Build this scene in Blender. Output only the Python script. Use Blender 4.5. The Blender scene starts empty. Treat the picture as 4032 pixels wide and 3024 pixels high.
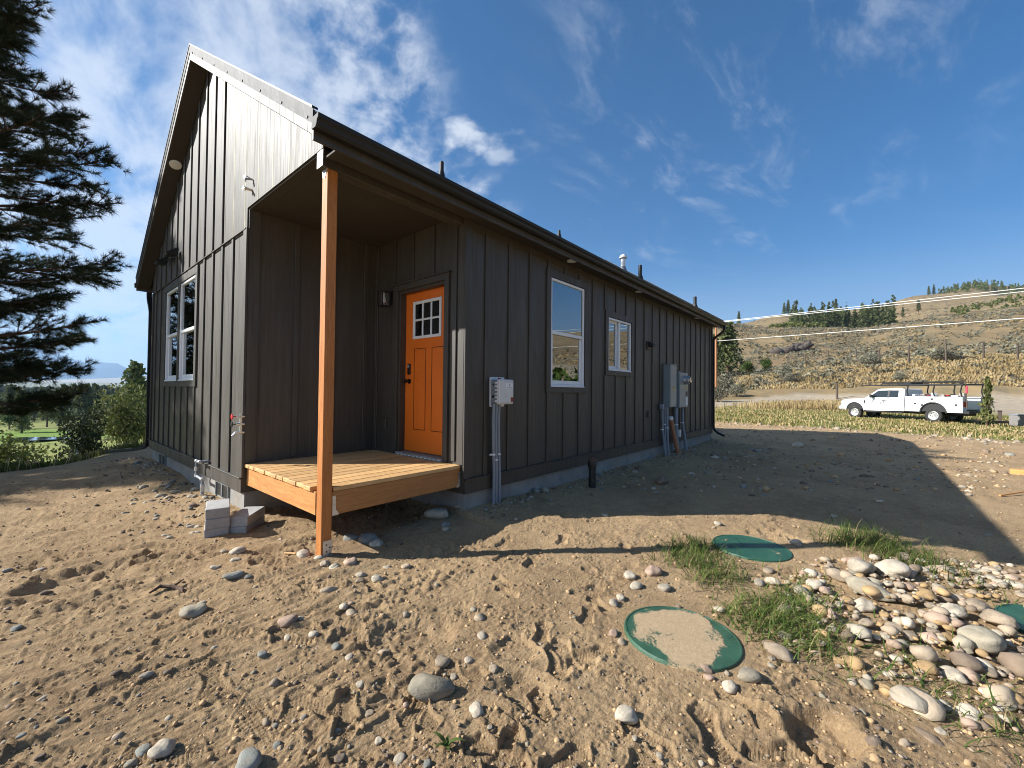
import bpy, bmesh, math, random
import numpy as np
from mathutils import Vector, Matrix

# ------------------------------------------------------------------ camera, sky, sun, exposure
S = bpy.context.scene
COL = S.collection
rad = math.radians
CAM = np.array([-1.5665, -3.3632, 1.40])
YAW, PITCH, ROLL = 0.7055, 0.0173, 0.0102
FH = np.array([math.cos(YAW), math.sin(YAW)])      # plan direction the camera looks along
RH = np.array([math.sin(YAW), -math.cos(YAW)])     # plan direction to its right
cd = bpy.data.cameras.new('camera')
cam = bpy.data.objects.new('camera', cd)
COL.objects.link(cam)
cd.sensor_width = 36.0
cd.lens = 36.0 * 1634.87 / 4032.0
cd.clip_start = 0.05
cd.clip_end = 60000.0
_f = Vector((FH[0], FH[1], 0)); _r = Vector((RH[0], RH[1], 0)); _u = Vector((0, 0, 1))
f2 = _f * math.cos(PITCH) + _u * math.sin(PITCH); u2 = _u * math.cos(PITCH) - _f * math.sin(PITCH)
r3 = _r * math.cos(ROLL) + u2 * math.sin(ROLL); u3 = u2 * math.cos(ROLL) - _r * math.sin(ROLL)
mw = Matrix((r3, u3, -f2)).transposed().to_4x4()
mw.translation = Vector(CAM)
cam.matrix_world = mw
S.camera = cam

SUN_EL, SUN_AZ = rad(30.5), rad(-45.0)              # the light travels towards +x -y
w = bpy.data.worlds.new('World'); S.world = w; w.use_nodes = True
nt = w.node_tree; nt.nodes.clear()
def wn(t, **k):
    n = nt.nodes.new(t)
    for a, b in k.items(): setattr(n, a, b)
    return n
def wm(op, a, b=None, c=None, clamp=False):
    n = wn('ShaderNodeMath', operation=op, use_clamp=clamp)
    for i, v in enumerate((a, b, c)):
        if v is None: continue
        if isinstance(v, (int, float)): n.inputs[i].default_value = v
        else: nt.links.new(v, n.inputs[i])
    return n.outputs[0]
def wdot(v, d):
    n = wn('ShaderNodeVectorMath', operation='DOT_PRODUCT'); nt.links.new(v, n.inputs[0]); n.inputs[1].default_value = d
    return n.outputs['Value']
def wsm(v, lo, hi):
    n = wn('ShaderNodeMapRange', interpolation_type='SMOOTHSTEP'); nt.links.new(v, n.inputs[0])
    n.inputs[1].default_value = lo; n.inputs[2].default_value = hi; return n.outputs[0]
sky = wn('ShaderNodeTexSky', sky_type='NISHITA', sun_disc=False, sun_elevation=SUN_EL, sun_rotation=rad(-45.0),
         altitude=700.0, air_density=1.0, dust_density=0.3, ozone_density=3.5)
tc = wn('ShaderNodeTexCoord')
D = tc.outputs['Generated']
dR = wdot(D, (RH[0], RH[1], 0)); dF = wdot(D, (FH[0], FH[1], 0)); dZ = wdot(D, (0, 0, 1))
den = wm('ADD', wm('MAXIMUM', dZ, 0.0), 0.10)
pr = wm('DIVIDE', dR, den); pf = wm('DIVIDE', dF, den)
def wnoise(su, sv, rot, detail, rough, dist, off=0.0, sc=1.0):
    c, s = math.cos(rot), math.sin(rot)
    u = wm('ADD', wm('MULTIPLY', pr, c * su), wm('MULTIPLY', pf, s * su))
    v = wm('ADD', wm('MULTIPLY', pr, -s * sv), wm('MULTIPLY', pf, c * sv))
    cb = wn('ShaderNodeCombineXYZ'); nt.links.new(u, cb.inputs[0]); nt.links.new(v, cb.inputs[1]); cb.inputs[2].default_value = off
    n = wn('ShaderNodeTexNoise'); n.inputs['Scale'].default_value = sc; n.inputs['Detail'].default_value = detail
    n.inputs['Roughness'].default_value = rough; n.inputs['Distortion'].default_value = dist
    nt.links.new(cb.outputs[0], n.inputs['Vector']); return n.outputs['Fac']
# mackerel cloud sheet in the left half of the sky
big = wnoise(1.3, 1.0, 0.5, 3.0, 0.5, 0.3, 3.1)
band = wnoise(5.0, 2.0, 0.75, 6.0, 0.58, 0.25, 7.7)
cell = wnoise(8.5, 6.0, 0.5, 5.0, 0.60, 0.15, 17.0)
wl = wsm(dR, -0.28, -0.52)
fine = wm('ADD', wm('MULTIPLY', band, wl), wm('MULTIPLY', cell, wm('SUBTRACT', 1.0, wl)))
edge = wm('ADD', dR, wm('MULTIPLY', wm('SUBTRACT', big, 0.5), 0.75))
m1 = wsm(edge, 0.0, -0.42)
c1 = wsm(wm('ADD', fine, wm('MULTIPLY', m1, 0.24)), 0.50, 0.82)
c1 = wm('MULTIPLY', wm('MULTIPLY', c1, wsm(m1, 0.02, 0.5)), 0.72)
# stray puffs at the sheet's edge
puff = wnoise(3.6, 3.2, 0.2, 5.0, 0.55, 0.2, 21.0)
m1b = wm('MULTIPLY', wsm(dR, 0.10, -0.12), wsm(dR, -0.45, -0.15))
cp = wm('MULTIPLY', wm('MULTIPLY', wsm(puff, 0.56, 0.70), m1b), 0.85)
# thin cirrus higher up on the right
cir = wnoise(2.2, 5.0, 0.75, 9.0, 0.68, 0.45, 12.0)
pd = Vector((0.42, 0.80, 0.56)).normalized()
d2 = wdot(D, (pd[0] * RH[0] + pd[1] * FH[0], pd[0] * RH[1] + pd[1] * FH[1], pd[2]))
m2 = wsm(d2, 0.90, 0.995)
c2 = wm('MULTIPLY', wm('MULTIPLY', wsm(cir, 0.50, 0.80), m2), 0.40)
# milky band low over the right horizon and low streaks on the left
st = wnoise(0.35, 2.2, 0.15, 5.0, 0.55, 0.4, 30.0)
low = wm('MULTIPLY', wsm(dZ, 0.34, 0.10), wsm(dZ, -0.02, 0.06))
c3 = wm('MULTIPLY', wm('MULTIPLY', wsm(st, 0.44, 0.74), low), 0.34)
c4 = wm('MULTIPLY', wm('MULTIPLY', wsm(dZ, 0.30, 0.07), wm('ADD', 0.55, wm('MULTIPLY', st, 0.6))), 0.34)
cc = wm('MAXIMUM', wm('MAXIMUM', wm('MAXIMUM', c1, cp), c4), wm('MAXIMUM', c2, c3), clamp=True)
mx = wn('ShaderNodeMix', data_type='RGBA')
hs = wn('ShaderNodeHueSaturation'); hs.inputs['Saturation'].default_value = 1.32; nt.links.new(sky.outputs[0], hs.inputs['Color'])
nt.links.new(cc, mx.inputs['Factor']); nt.links.new(hs.outputs[0], mx.inputs['A'])
CLOUD = mx.inputs['B']; CLOUD.default_value = (7.0, 7.3, 7.8, 1)
bg = wn('ShaderNodeBackground'); bg.inputs['Strength'].default_value = 0.058
nt.links.new(mx.outputs['Result'], bg.inputs['Color'])
wo = wn('ShaderNodeOutputWorld'); nt.links.new(bg.outputs[0], wo.inputs['Surface'])

sl = bpy.data.lights.new('sun', 'SUN'); sl.energy = 5.0; sl.angle = rad(0.53); sl.color = (1.0, 0.98, 0.935)
so = bpy.data.objects.new('sun', sl); COL.objects.link(so)
SUND = Vector((math.cos(SUN_EL) * math.cos(SUN_AZ), math.cos(SUN_EL) * math.sin(SUN_AZ), -math.sin(SUN_EL)))
so.rotation_euler = SUND.to_track_quat('-Z', 'Y').to_euler(); so.location = (-20, 20, 25)

S.view_settings.view_transform = 'Standard'; S.view_settings.look = 'None'
S.view_settings.exposure = 1.12; S.view_settings.gamma = 1.0; S.view_settings.use_curve_mapping = False
S.render.engine = 'CYCLES'
S.cycles.use_denoising = True
S.cycles.max_bounces = 8; S.cycles.diffuse_bounces = 2; S.cycles.volume_bounces = 0
S.cycles.transparent_max_bounces = 12
S.cycles.sample_clamp_indirect = 6.0
S.cycles.filter_width = 1.0

random.seed(7); RNG = np.random.default_rng(11)

# ------------------------------------------------------------------ helpers
def tag(o, label=None, cat=None, group=None, kind=None):
    if label: o['label'] = label
    if cat: o['category'] = cat
    if group: o['group'] = group
    if kind: o['kind'] = kind
    return o
def link(o, parent=None):
    COL.objects.link(o)
    if parent is not None: o.parent = parent
    return o
def empty(name, loc=(0, 0, 0), rz=0.0):
    o = bpy.data.objects.new(name, None); o.empty_display_size = 0.2
    o.location = loc; o.rotation_euler = (0, 0, rz); COL.objects.link(o); return o
class MB:
    def __init__(s): s.v = []; s.f = []; s.m = []
    def add(s, vs, fs, mi=0):
        k = len(s.v); s.v += [tuple(p) for p in vs]; s.f += [tuple(i + k for i in f) for f in fs]; s.m += [mi] * len(fs); return s
    def box(s, x0, x1, y0, y1, z0, z1, b=0.0, mi=0, T=None):
        if x1 < x0: x0, x1 = x1, x0
        if y1 < y0: y0, y1 = y1, y0
        if z1 < z0: z0, z1 = z1, z0
        lo = (x0, y0, z0); hi = (x1, y1, z1)
        if b <= 0:
            vs = [(x, y, z) for x in (x0, x1) for y in (y0, y1) for z in (z0, z1)]
            fs = [(0, 1, 3, 2), (4, 6, 7, 5), (0, 4, 5, 1), (2, 3, 7, 6), (0, 2, 6, 4), (1, 5, 7, 3)]
        else:
            b = min(b, .45 * (x1 - x0), .45 * (y1 - y0), .45 * (z1 - z0))
            vs = []; idx = {}
            for c in [(i, j, k) for i in (0, 1) for j in (0, 1) for k in (0, 1)]:
                for ax in range(3):
                    p = []
                    for a in range(3):
                        e = (lo, hi)[c[a]][a]
                        if a != ax: e += b if c[a] == 0 else -b
                        p.append(e)
                    idx[c, ax] = len(vs); vs.append(tuple(p))
            fs = []
            for ax in range(3):
                o1, o2 = [a for a in range(3) if a != ax]
                for sg in (0, 1):
                    q = []
                    for (i, j) in ((0, 0), (1, 0), (1, 1), (0, 1)):
                        c = [0, 0, 0]; c[ax] = sg; c[o1] = i; c[o2] = j; q.append(idx[tuple(c), ax])
                    fs.append(tuple(q))
                for i in (0, 1):
                    for j in (0, 1):
                        c0 = [0, 0, 0]; c0[o1] = i; c0[o2] = j; c1 = list(c0); c1[ax] = 1
                        fs.append((idx[tuple(c0), o1], idx[tuple(c1), o1], idx[tuple(c1), o2], idx[tuple(c0), o2]))
            for c in [(i, j, k) for i in (0, 1) for j in (0, 1) for k in (0, 1)]:
                fs.append((idx[c, 0], idx[c, 1], idx[c, 2]))
        if T is not None: vs = [tuple(T @ Vector(p)) for p in vs]
        return s.add(vs, fs, mi)
    def cyl(s, p0, p1, r0, r1=None, n=12, mi=0, cap=True):
        r1 = r0 if r1 is None else r1
        return s.tube([p0, p1], [r0, r1], n, mi, cap)
    def tube(s, path, r, n=8, mi=0, cap=True):
        path = [Vector(p) for p in path]
        rs = r if isinstance(r, (list, tuple)) else [r] * len(path)
        k = len(s.v); up = None
        for i, p in enumerate(path):
            d = (path[min(i + 1, len(path) - 1)] - path[max(i - 1, 0)])
            d = d.normalized() if d.length > 1e-9 else Vector((0, 0, 1))
            if up is None:
                up = d.orthogonal().normalized()
            else:
                up = (up - d * up.dot(d)); up = up.normalized() if up.length > 1e-6 else d.orthogonal().normalized()
            sd = d.cross(up)
            for j in range(n):
                a = 2 * math.pi * j / n
                s.v.append(tuple(p + (up * math.cos(a) + sd * math.sin(a)) * rs[i]))
        for i in range(len(path) - 1):
            for j in range(n):
                a = k + i * n + j; b_ = k + i * n + (j + 1) % n
                s.f.append((a, b_, b_ + n, a + n)); s.m.append(mi)
        if cap:
            s.f.append(tuple(k + j for j in reversed(range(n)))); s.m.append(mi)
            e = k + (len(path) - 1) * n
            s.f.append(tuple(e + j for j in range(n))); s.m.append(mi)
        return s
    def prism(s, poly, ax, a0, a1, mi=0):
        n = len(poly)
        def P(p, a):
            q = [p[0], p[1]]; q.insert(ax, a); return tuple(q)
        vs = [P(p, a0) for p in poly] + [P(p, a1) for p in poly]
        fs = [tuple(range(n)), tuple(range(2 * n - 1, n - 1, -1))] + [(i, (i + 1) % n, n + (i + 1) % n, n + i) for i in range(n)]
        return s.add(vs, fs, mi)
    def lathe(s, prof, c=(0, 0, 0), n=24, mi=0, M=None, cap=True):
        vs = []; fs = []
        for (r, z) in prof:
            for j in range(n):
                a = 2 * math.pi * j / n; vs.append((r * math.cos(a), r * math.sin(a), z))
        for i in range(len(prof) - 1):
            for j in range(n):
                fs.append((i * n + j, i * n + (j + 1) % n, (i + 1) * n + (j + 1) % n, (i + 1) * n + j))
        if cap and prof[0][0] > 1e-6: fs.append(tuple(reversed(range(n))))
        if cap and prof[-1][0] > 1e-6: fs.append(tuple((len(prof) - 1) * n + j for j in range(n)))
        if M is not None: vs = [tuple(M @ Vector(v)) for v in vs]
        vs = [(v[0] + c[0], v[1] + c[1], v[2] + c[2]) for v in vs]
        return s.add(vs, fs, mi)
    def mesh(s, name, mats, smooth=None):
        me = bpy.data.meshes.new(name)
        me.from_pydata(s.v, [], s.f)
        mats = mats if isinstance(mats, (list, tuple)) else [mats]
        for m in mats: me.materials.append(m)
        if len(mats) > 1: me.polygons.foreach_set('material_index', s.m)
        bm = bmesh.new(); bm.from_mesh(me); bmesh.ops.recalc_face_normals(bm, faces=bm.faces); bm.to_mesh(me); bm.free()
        if smooth is not None:
            me.polygons.foreach_set('use_smooth', [True] * len(me.polygons)); me.set_sharp_from_angle(angle=rad(smooth))
        me.update(); return me
    def build(s, name, mats, parent=None, smooth=None, loc=None, rot=None):
        o = bpy.data.objects.new(name, s.mesh(name, mats, smooth))
        if loc is not None: o.location = loc
        if rot is not None: o.rotation_euler = rot
        return link(o, parent)
def npmesh(name, V, Fc, mats, smooth=False, mi=None):
    V = np.asarray(V, np.float32); Fc = np.asarray(Fc, np.int32)
    me = bpy.data.meshes.new(name); n, m, k = len(V), len(Fc), Fc.shape[1]
    me.vertices.add(n); me.vertices.foreach_set('co', V.ravel())
    me.loops.add(m * k); me.loops.foreach_set('vertex_index', Fc.ravel())
    me.polygons.add(m); me.polygons.foreach_set('loop_start', np.arange(0, m * k, k, dtype=np.int32))
    for x in (mats if isinstance(mats, (list, tuple)) else [mats]): me.materials.append(x)
    if mi is not None: me.polygons.foreach_set('material_index', np.asarray(mi, np.int32))
    if smooth: me.polygons.foreach_set('use_smooth', np.ones(m, bool))
    me.update(calc_edges=True); me.validate(); return me
def copy_tree(o, parent=None):
    c = o.copy(); COL.objects.link(c)
    if parent is not None: c.parent = parent
    for ch in list(o.children): copy_tree(ch, c)
    return c
def cp(a, b):                                       # camera-plan (right, forward) metres -> world x, y
    return CAM[0] + a * RH[0] + b * FH[0], CAM[1] + a * RH[1] + b * FH[1]
def bear(px, b): return cp((px - 2016) / 1634.87 * b, b)   # bearing given by a column of the photo, at depth b

# ------------------------------------------------------------------ materials
class NB:
    def __init__(s, name):
        s.m = bpy.data.materials.new(name); s.m.use_nodes = True; s.t = s.m.node_tree; s.t.nodes.clear()
        s.out = s.t.nodes.new('ShaderNodeOutputMaterial'); s.b = s.t.nodes.new('ShaderNodeBsdfPrincipled')
        s.t.links.new(s.b.outputs[0], s.out.inputs['Surface']); s.co = None
    def n(s, t, **k):
        x = s.t.nodes.new(t)
        for a, b in k.items(): setattr(x, a, b)
        return x
    def l(s, a, b): s.t.links.new(a, b)
    def coord(s, kind='Object', rnd=False):
        c = s.n('ShaderNodeTexCoord').outputs[kind]
        if rnd:
            oi = s.n('ShaderNodeObjectInfo'); v = s.n('ShaderNodeVectorMath', operation='MULTIPLY_ADD')
            s.l(oi.outputs['Random'], v.inputs[0]); v.inputs[1].default_value = (37, 53, 71); s.l(c, v.inputs[2]); c = v.outputs[0]
        return c
    def noise(s, co, scale, detail=4, rough=.55, dist=0.0, stretch=None):
        if stretch:
            mp = s.n('ShaderNodeMapping'); mp.inputs['Scale'].default_value = stretch; s.l(co, mp.inputs['Vector']); co = mp.outputs[0]
        x = s.n('ShaderNodeTexNoise'); x.inputs['Scale'].default_value = scale; x.inputs['Detail'].default_value = detail
        x.inputs['Roughness'].default_value = rough; x.inputs['Distortion'].default_value = dist; s.l(co, x.inputs['Vector']); return x.outputs['Fac']
    def ramp(s, v, lo, hi, a=0.0, b=1.0):
        x = s.n('ShaderNodeMapRange', interpolation_type='SMOOTHSTEP'); s.l(v, x.inputs[0])
        for i, k in enumerate((lo, hi, a, b)): x.inputs[i + 1].default_value = k
        return x.outputs[0]
    def mix(s, f, a, b, mode='MIX'):
        x = s.n('ShaderNodeMix', data_type='RGBA', blend_type=mode)
        for i, v in (('Factor', f), ('A', a), ('B', b)):
            if isinstance(v, (tuple, list)): x.inputs[i].default_value = tuple(v)[:3] + (1,)
            elif isinstance(v, (int, float)): x.inputs[i].default_value = v
            else: s.l(v, x.inputs[i])
        return x.outputs['Result']
    def math(s, op, a, b=0.0):
        x = s.n('ShaderNodeMath', operation=op)
        for i, v in enumerate((a, b)):
            if isinstance(v, (int, float)): x.inputs[i].default_value = v
            else: s.l(v, x.inputs[i])
        return x.outputs[0]
    def color(s, c):
        if isinstance(c, (tuple, list)): s.b.inputs['Base Color'].default_value = tuple(c)[:3] + (1,)
        else: s.l(c, s.b.inputs['Base Color'])
    def rough(s, r):
        if isinstance(r, (int, float)): s.b.inputs['Roughness'].default_value = r
        else: s.l(r, s.b.inputs['Roughness'])
    def bump(s, hs, dist=.01, strength=1.0):
        nrm = None
        for h, d, st in hs:
            x = s.n('ShaderNodeBump'); x.inputs['Strength'].default_value = st; x.inputs['Distance'].default_value = d; s.l(h, x.inputs['Height'])
            if nrm is not None: s.l(nrm, x.inputs['Normal'])
            nrm = x.outputs[0]
        s.l(nrm, s.b.inputs['Normal'])
def simple(name, col, rough=.6, metal=0.0, var=.12, vs=8.0, bump=0.0, bs=60.0, rnd=0.0, spec=.5, stretch=None, rv=.08, dirt=None):
    N = NB(name); co = N.coord('Object', True)
    n1 = N.noise(co, vs, 5, .6, 0, stretch)
    lo = tuple(max(0, c * (1 - var)) for c in col[:3]); hi = tuple(c * (1 + var) for c in col[:3])
    c = N.mix(N.ramp(n1, .3, .7), lo, hi)
    if dirt:
        n2 = N.noise(co, dirt[1], 6, .65, .3); c = N.mix(N.math('MULTIPLY', N.ramp(n2, .5, .72), dirt[2]), c, dirt[0])
    if rnd:
        oi = N.n('ShaderNodeObjectInfo'); hsv = N.n('ShaderNodeHueSaturation'); N.l(c, hsv.inputs['Color'])
        N.l(N.ramp(oi.outputs['Random'], 0, 1, 1 - rnd, 1 + rnd), hsv.inputs['Value']); c = hsv.outputs[0]
    N.color(c); N.rough(N.ramp(n1, .2, .8, max(.02, rough - rv), min(1, rough + rv)))
    N.b.inputs['Metallic'].default_value = metal; N.b.inputs['Specular IOR Level'].default_value = spec
    if bump: N.bump([(N.noise(co, bs, 4, .6, 0, stretch), bump, 1.0)])
    return N.m

def siding_mat(name, col, rough=.43):
    N = NB(name); co = N.coord('Object')
    gr = N.noise(co, 1.0, 6, .62, .6, (55, 55, 2.2))           # embossed cedar grain, running up the board
    bl = N.noise(co, 1.0, 4, .55, 0, (3.2, 3.2, .8))
    ed = N.noise(co, 1.0, 5, .7, .2, (16, 16, .7))
    c = N.mix(N.ramp(bl, .3, .7), tuple(k * .86 for k in col), tuple(k * 1.14 for k in col))
    dust = N.math('MULTIPLY', N.ramp(ed, .48, .8), .28)
    N.color(N.mix(dust, c, (.15, .12, .08)))
    ro = N.math('ADD', N.ramp(gr, .25, .75, rough - .10, rough + .10), N.ramp(N.noise(co, 1.0, 6, .7, .5, (26, 26, .9)), .35, .68, -.09, .13))
    N.rough(ro); N.b.inputs['Specular IOR Level'].default_value = .62
    N.bump([(gr, .0022, .9), (N.noise(co, 1.0, 3, .5, 0, (7, 7, 1.1)), .004, .5)])
    return N.m
M = {}
M['siding'] = siding_mat('dark bronze siding', (.052, .044, .034), .55)
M['trim'] = siding_mat('dark bronze trim', (.049, .0415, .032), .55)
M['soffit'] = simple('soffit brown', (.040, .034, .026), .75, var=.1)
M['black_metal'] = simple('black gutter metal', (.014, .014, .013), .45, var=.1, rv=.1, spec=.35)
M['flashing'] = simple('bronze flashing', (.05, .05, .051), .52, metal=0.0, spec=.13, var=.25, vs=2.0, bump=.006, bs=4.0, rv=.06)
M['roof'] = simple('roof metal', (.03, .03, .032), .45, metal=.3)
M['vinyl'] = simple('white vinyl', (.76, .78, .80), .38, var=.03, vs=3)
M['white'] = simple('white plastic', (.74, .75, .75), .45, var=.04)
M['drywall'] = simple('pale interior wall', (.38, .37, .35), .9, var=.05)
M['concrete'] = None
M['galv'] = simple('galvanised steel', (.55, .56, .57), .42, metal=.85, var=.18, vs=30)
M['chrome'] = simple('bright fitting metal', (.62, .62, .62), .28, metal=.9, var=.12, vs=40)
M['grey_pvc'] = simple('grey conduit', (.22, .25, .28), .5, var=.08, vs=6, dirt=((.30, .24, .17), 5, .35))
M['grey_box'] = simple('grey enclosure paint', (.25, .275, .28), .42, var=.05, vs=4, dirt=((.30, .25, .18), 9, .25))
M['blue_grey'] = simple('meter box paint', (.22, .26, .27), .4, var=.05, vs=4)
M['pale_box'] = simple('pale grey control box plastic', (.62, .63, .62), .45, var=.03, dirt=((.45, .38, .28), 12, .25))
M['orange_pvc'] = simple('orange brown pipe', (.42, .17, .085), .55, var=.12, vs=7, dirt=((.40, .31, .22), 6, .4))
M['black_plastic'] = simple('black plastic', (.015, .015, .014), .5, var=.2, dirt=((.12, .09, .06), 7, .5))
M['red'] = simple('red paint', (.45, .02, .025), .4, var=.1)
M['dark_red'] = simple('dark red label', (.25, .03, .025), .5, var=.1)
M['yellow'] = simple('yellow label', (.62, .42, .04), .5, var=.08)
M['green_paper'] = simple('pale green sticker', (.46, .60, .50), .7, var=.12, vs=30)
M['glue'] = simple('pale glue line', (.30, .26, .15), .55, var=.2)
M['blue'] = simple('blue tape', (.03, .20, .52), .5, var=.2, vs=30)
M['door'] = simple('orange door paint', (.76, .165, .012), .40, var=.05, vs=3, bump=.0004, bs=120, rv=.06)
M['bronze_hw'] = simple('dark bronze hardware', (.014, .012, .011), .35, metal=.5)
M['bulb'] = simple('frosted bulb', (.75, .75, .72), .3, var=.02)
def wood_mat(name, dark, light, ax, rough=.6, knots=True):
    N = NB(name); co = N.coord('Object', True)
    st = [9, 9, 9]; st[ax] = .9
    g = N.noise(co, 4.0, 8, .62, 1.2, tuple(st)); fl = N.noise(co, 1.6, 3, .5, .5, tuple(1 + .0 * k for k in st))
    c = N.mix(N.ramp(g, .30, .72), dark, light)
    c = N.mix(N.math('MULTIPLY', N.ramp(fl, .4, .75), .45), c, tuple(k * .72 for k in light))
    if knots:
        v = N.n('ShaderNodeTexVoronoi'); mp = N.n('ShaderNodeMapping'); s2 = [5.5, 5.5, 5.5]; s2[ax] = 2.2
        mp.inputs['Scale'].default_value = tuple(s2); N.l(co, mp.inputs['Vector']); N.l(mp.outputs[0], v.inputs['Vector'])
        k = N.ramp(v.outputs['Distance'], .13, .04); c = N.mix(N.math('MULTIPLY', k, .75), c, tuple(q * .22 for q in dark))
    oi = N.n('ShaderNodeObjectInfo'); hsv = N.n('ShaderNodeHueSaturation'); N.l(c, hsv.inputs['Color'])
    N.l(N.ramp(oi.outputs['Random'], 0, 1, .84, 1.14), hsv.inputs['Value'])
    N.color(hsv.outputs[0]); N.rough(N.ramp(g, .2, .8, rough - .08, rough + .1)); N.bump([(g, .0016, .8)]); return N.m
M['deck'] = wood_mat('cedar decking', (.50, .27, .10), (.72, .45, .20), 0)
M['rim_x'] = wood_mat('cedar rim board along house', (.38, .155, .040), (.55, .25, .075), 0)
M['rim_y'] = wood_mat('cedar rim board along gable', (.38, .155, .040), (.55, .25, .075), 1)
M['post'] = wood_mat('stained cedar post', (.34, .115, .022), (.50, .19, .045), 2)
M['plank'] = wood_mat('orange offcut', (.55, .22, .06), (.70, .36, .12), 1)
M['weathered'] = wood_mat('grey weathered sill', (.16, .145, .13), (.30, .28, .26), 1, .7, False)
M['pole'] = wood_mat('utility pole timber', (.30, .13, .055), (.44, .20, .085), 2, .8, False)
M['fence_post'] = wood_mat('weathered fence timber', (.06, .045, .034), (.12, .09, .065), 2, .85, False)
def conc(name, col, stain=True):
    N = NB(name); co = N.coord('Object', True)
    a = N.noise(co, 3.0, 6, .65, .4); b = N.noise(co, 60, 4, .7); c = N.noise(co, 1.0, 4, .6, .3, (2.5, 2.5, .8))
    k = N.mix(N.ramp(a, .3, .7), tuple(x * .75 for x in col), tuple(x * 1.15 for x in col))
    k = N.mix(N.math('MULTIPLY', N.ramp(b, .5, .75), .3), k, tuple(x * .55 for x in col))
    if stain: k = N.mix(N.math('MULTIPLY', N.ramp(c, .5, .7), .55), k, (.30, .235, .16))
    N.color(k); N.rough(.9); N.bump([(a, .008, .6), (b, .0025, .8)]); return N.m
M['concrete'] = conc('foundation concrete', (.27, .258, .235)); M['block'] = conc('concrete block', (.36, .355, .34), False)
def glass_mat(name, tint=(.7, .78, .76), base=.28, ior=1.55):
    N = NB(name); N.t.nodes.remove(N.b)
    tr = N.n('ShaderNodeBsdfTransparent'); tr.inputs[0].default_value = tint + (1,)
    gl = N.n('ShaderNodeBsdfGlossy'); gl.inputs['Roughness'].default_value = .004; gl.inputs['Color'].default_value = (.92, .95, .97, 1)
    co = N.coord('Object'); bp = N.n('ShaderNodeBump'); bp.inputs['Strength'].default_value = .25; bp.inputs['Distance'].default_value = .004
    N.l(N.noise(co, 1.6, 1, .4), bp.inputs['Height']); N.l(bp.outputs[0], gl.inputs['Normal'])
    fr = N.n('ShaderNodeFresnel'); fr.inputs['IOR'].default_value = ior
    f = N.ramp(fr.outputs[0], 0.0, .8, base, 1.0)
    mx = N.n('ShaderNodeMixShader'); N.l(f, mx.inputs[0]); N.l(tr.outputs[0], mx.inputs[1]); N.l(gl.outputs[0], mx.inputs[2])
    N.l(mx.outputs[0], N.out.inputs['Surface']); return N.m
M['glass'] = glass_mat('window glass'); M['lamp_glass'] = glass_mat('clear lamp glass', (.9, .9, .9), .06, 1.4)
M['car_glass'] = glass_mat('car glass', (.10, .12, .12), .10, 1.5)
def leaf_mat(name, a, b, tr=.25, scale=.6, rnd=.18):
    N = NB(name); co = N.coord('Object', True)
    c = N.mix(N.ramp(N.noise(co, scale, 4, .7), .3, .7), a, b)
    oi = N.n('ShaderNodeObjectInfo'); hsv = N.n('ShaderNodeHueSaturation'); N.l(c, hsv.inputs['Color'])
    N.l(N.ramp(oi.outputs['Random'], 0, 1, 1 - rnd, 1 + rnd), hsv.inputs['Value']); c = hsv.outputs[0]
    N.color(c); N.rough(.75); N.b.inputs['Specular IOR Level'].default_value = .25
    tl = N.n('ShaderNodeBsdfTranslucent'); N.l(c, tl.inputs[0]); mx = N.n('ShaderNodeMixShader'); mx.inputs[0].default_value = tr
    N.l(N.b.outputs[0], mx.inputs[1]); N.l(tl.outputs[0], mx.inputs[2]); N.l(mx.outputs[0], N.out.inputs['Surface']); return N.m
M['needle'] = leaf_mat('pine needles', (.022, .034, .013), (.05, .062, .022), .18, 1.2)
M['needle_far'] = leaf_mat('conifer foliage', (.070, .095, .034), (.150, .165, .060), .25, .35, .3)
M['leaf_olive'] = leaf_mat('olive foliage', (.11, .13, .036), (.20, .21, .068), .25, .5, .2)
M['leaf_green'] = leaf_mat('green foliage', (.050, .085, .018), (.10, .15, .035), .3, .5, .2)
M['juniper'] = leaf_mat('dark juniper foliage', (.030, .042, .018), (.07, .08, .035), .15, .8)
M['sage'] = leaf_mat('sagebrush', (.15, .145, .10), (.26, .245, .175), .15, .15)
M['sage_dark'] = leaf_mat('dark brush', (.13, .11, .072), (.22, .185, .12), .15, .15)
M['straw'] = leaf_mat('dry grass', (.30, .215, .095), (.46, .35, .185), .3, .25)
M['straw_green'] = leaf_mat('yellow green grass', (.10, .135, .025), (.26, .26, .075), .3, .25)
M['blade'] = leaf_mat('green grass blades', (.045, .090, .014), (.15, .19, .045), .35, 9.0)
M['bark'] = simple('pine bark', (.11, .065, .042), .9, var=.45, vs=6, bump=.03, bs=9, stretch=(1, 1, .25))
def rock_mat(name, col, spot=.5):
    N = NB(name); co = N.coord('Object', True)
    a = N.noise(co, 2.2, 5, .6, .4); b = N.noise(co, 9, 6, .72, .3); g = N.noise(co, 30, 3, .6)
    c = N.mix(N.ramp(a, .3, .7), tuple(k * .72 for k in col), tuple(min(.9, k * 1.18) for k in col))
    c = N.mix(N.math('MULTIPLY', N.ramp(b, .52, .72), spot), c, tuple(k * .42 for k in col))
    c = N.mix(N.math('MULTIPLY', N.ramp(N.noise(co, 3.1, 4, .6), .5, .75), .4), c, (.42, .31, .20))
    oi = N.n('ShaderNodeObjectInfo'); hsv = N.n('ShaderNodeHueSaturation'); N.l(c, hsv.inputs['Color'])
    N.l(N.ramp(oi.outputs['Random'], 0, 1, .78, 1.15), hsv.inputs['Value'])
    N.color(hsv.outputs[0]); N.rough(.88); N.bump([(b, .02, .5), (g, .006, .5)]); return N.m
M['clod'] = simple('clod of damp soil', (.40, .265, .14), .95, var=.3, vs=3, bump=.02, bs=12)
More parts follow.
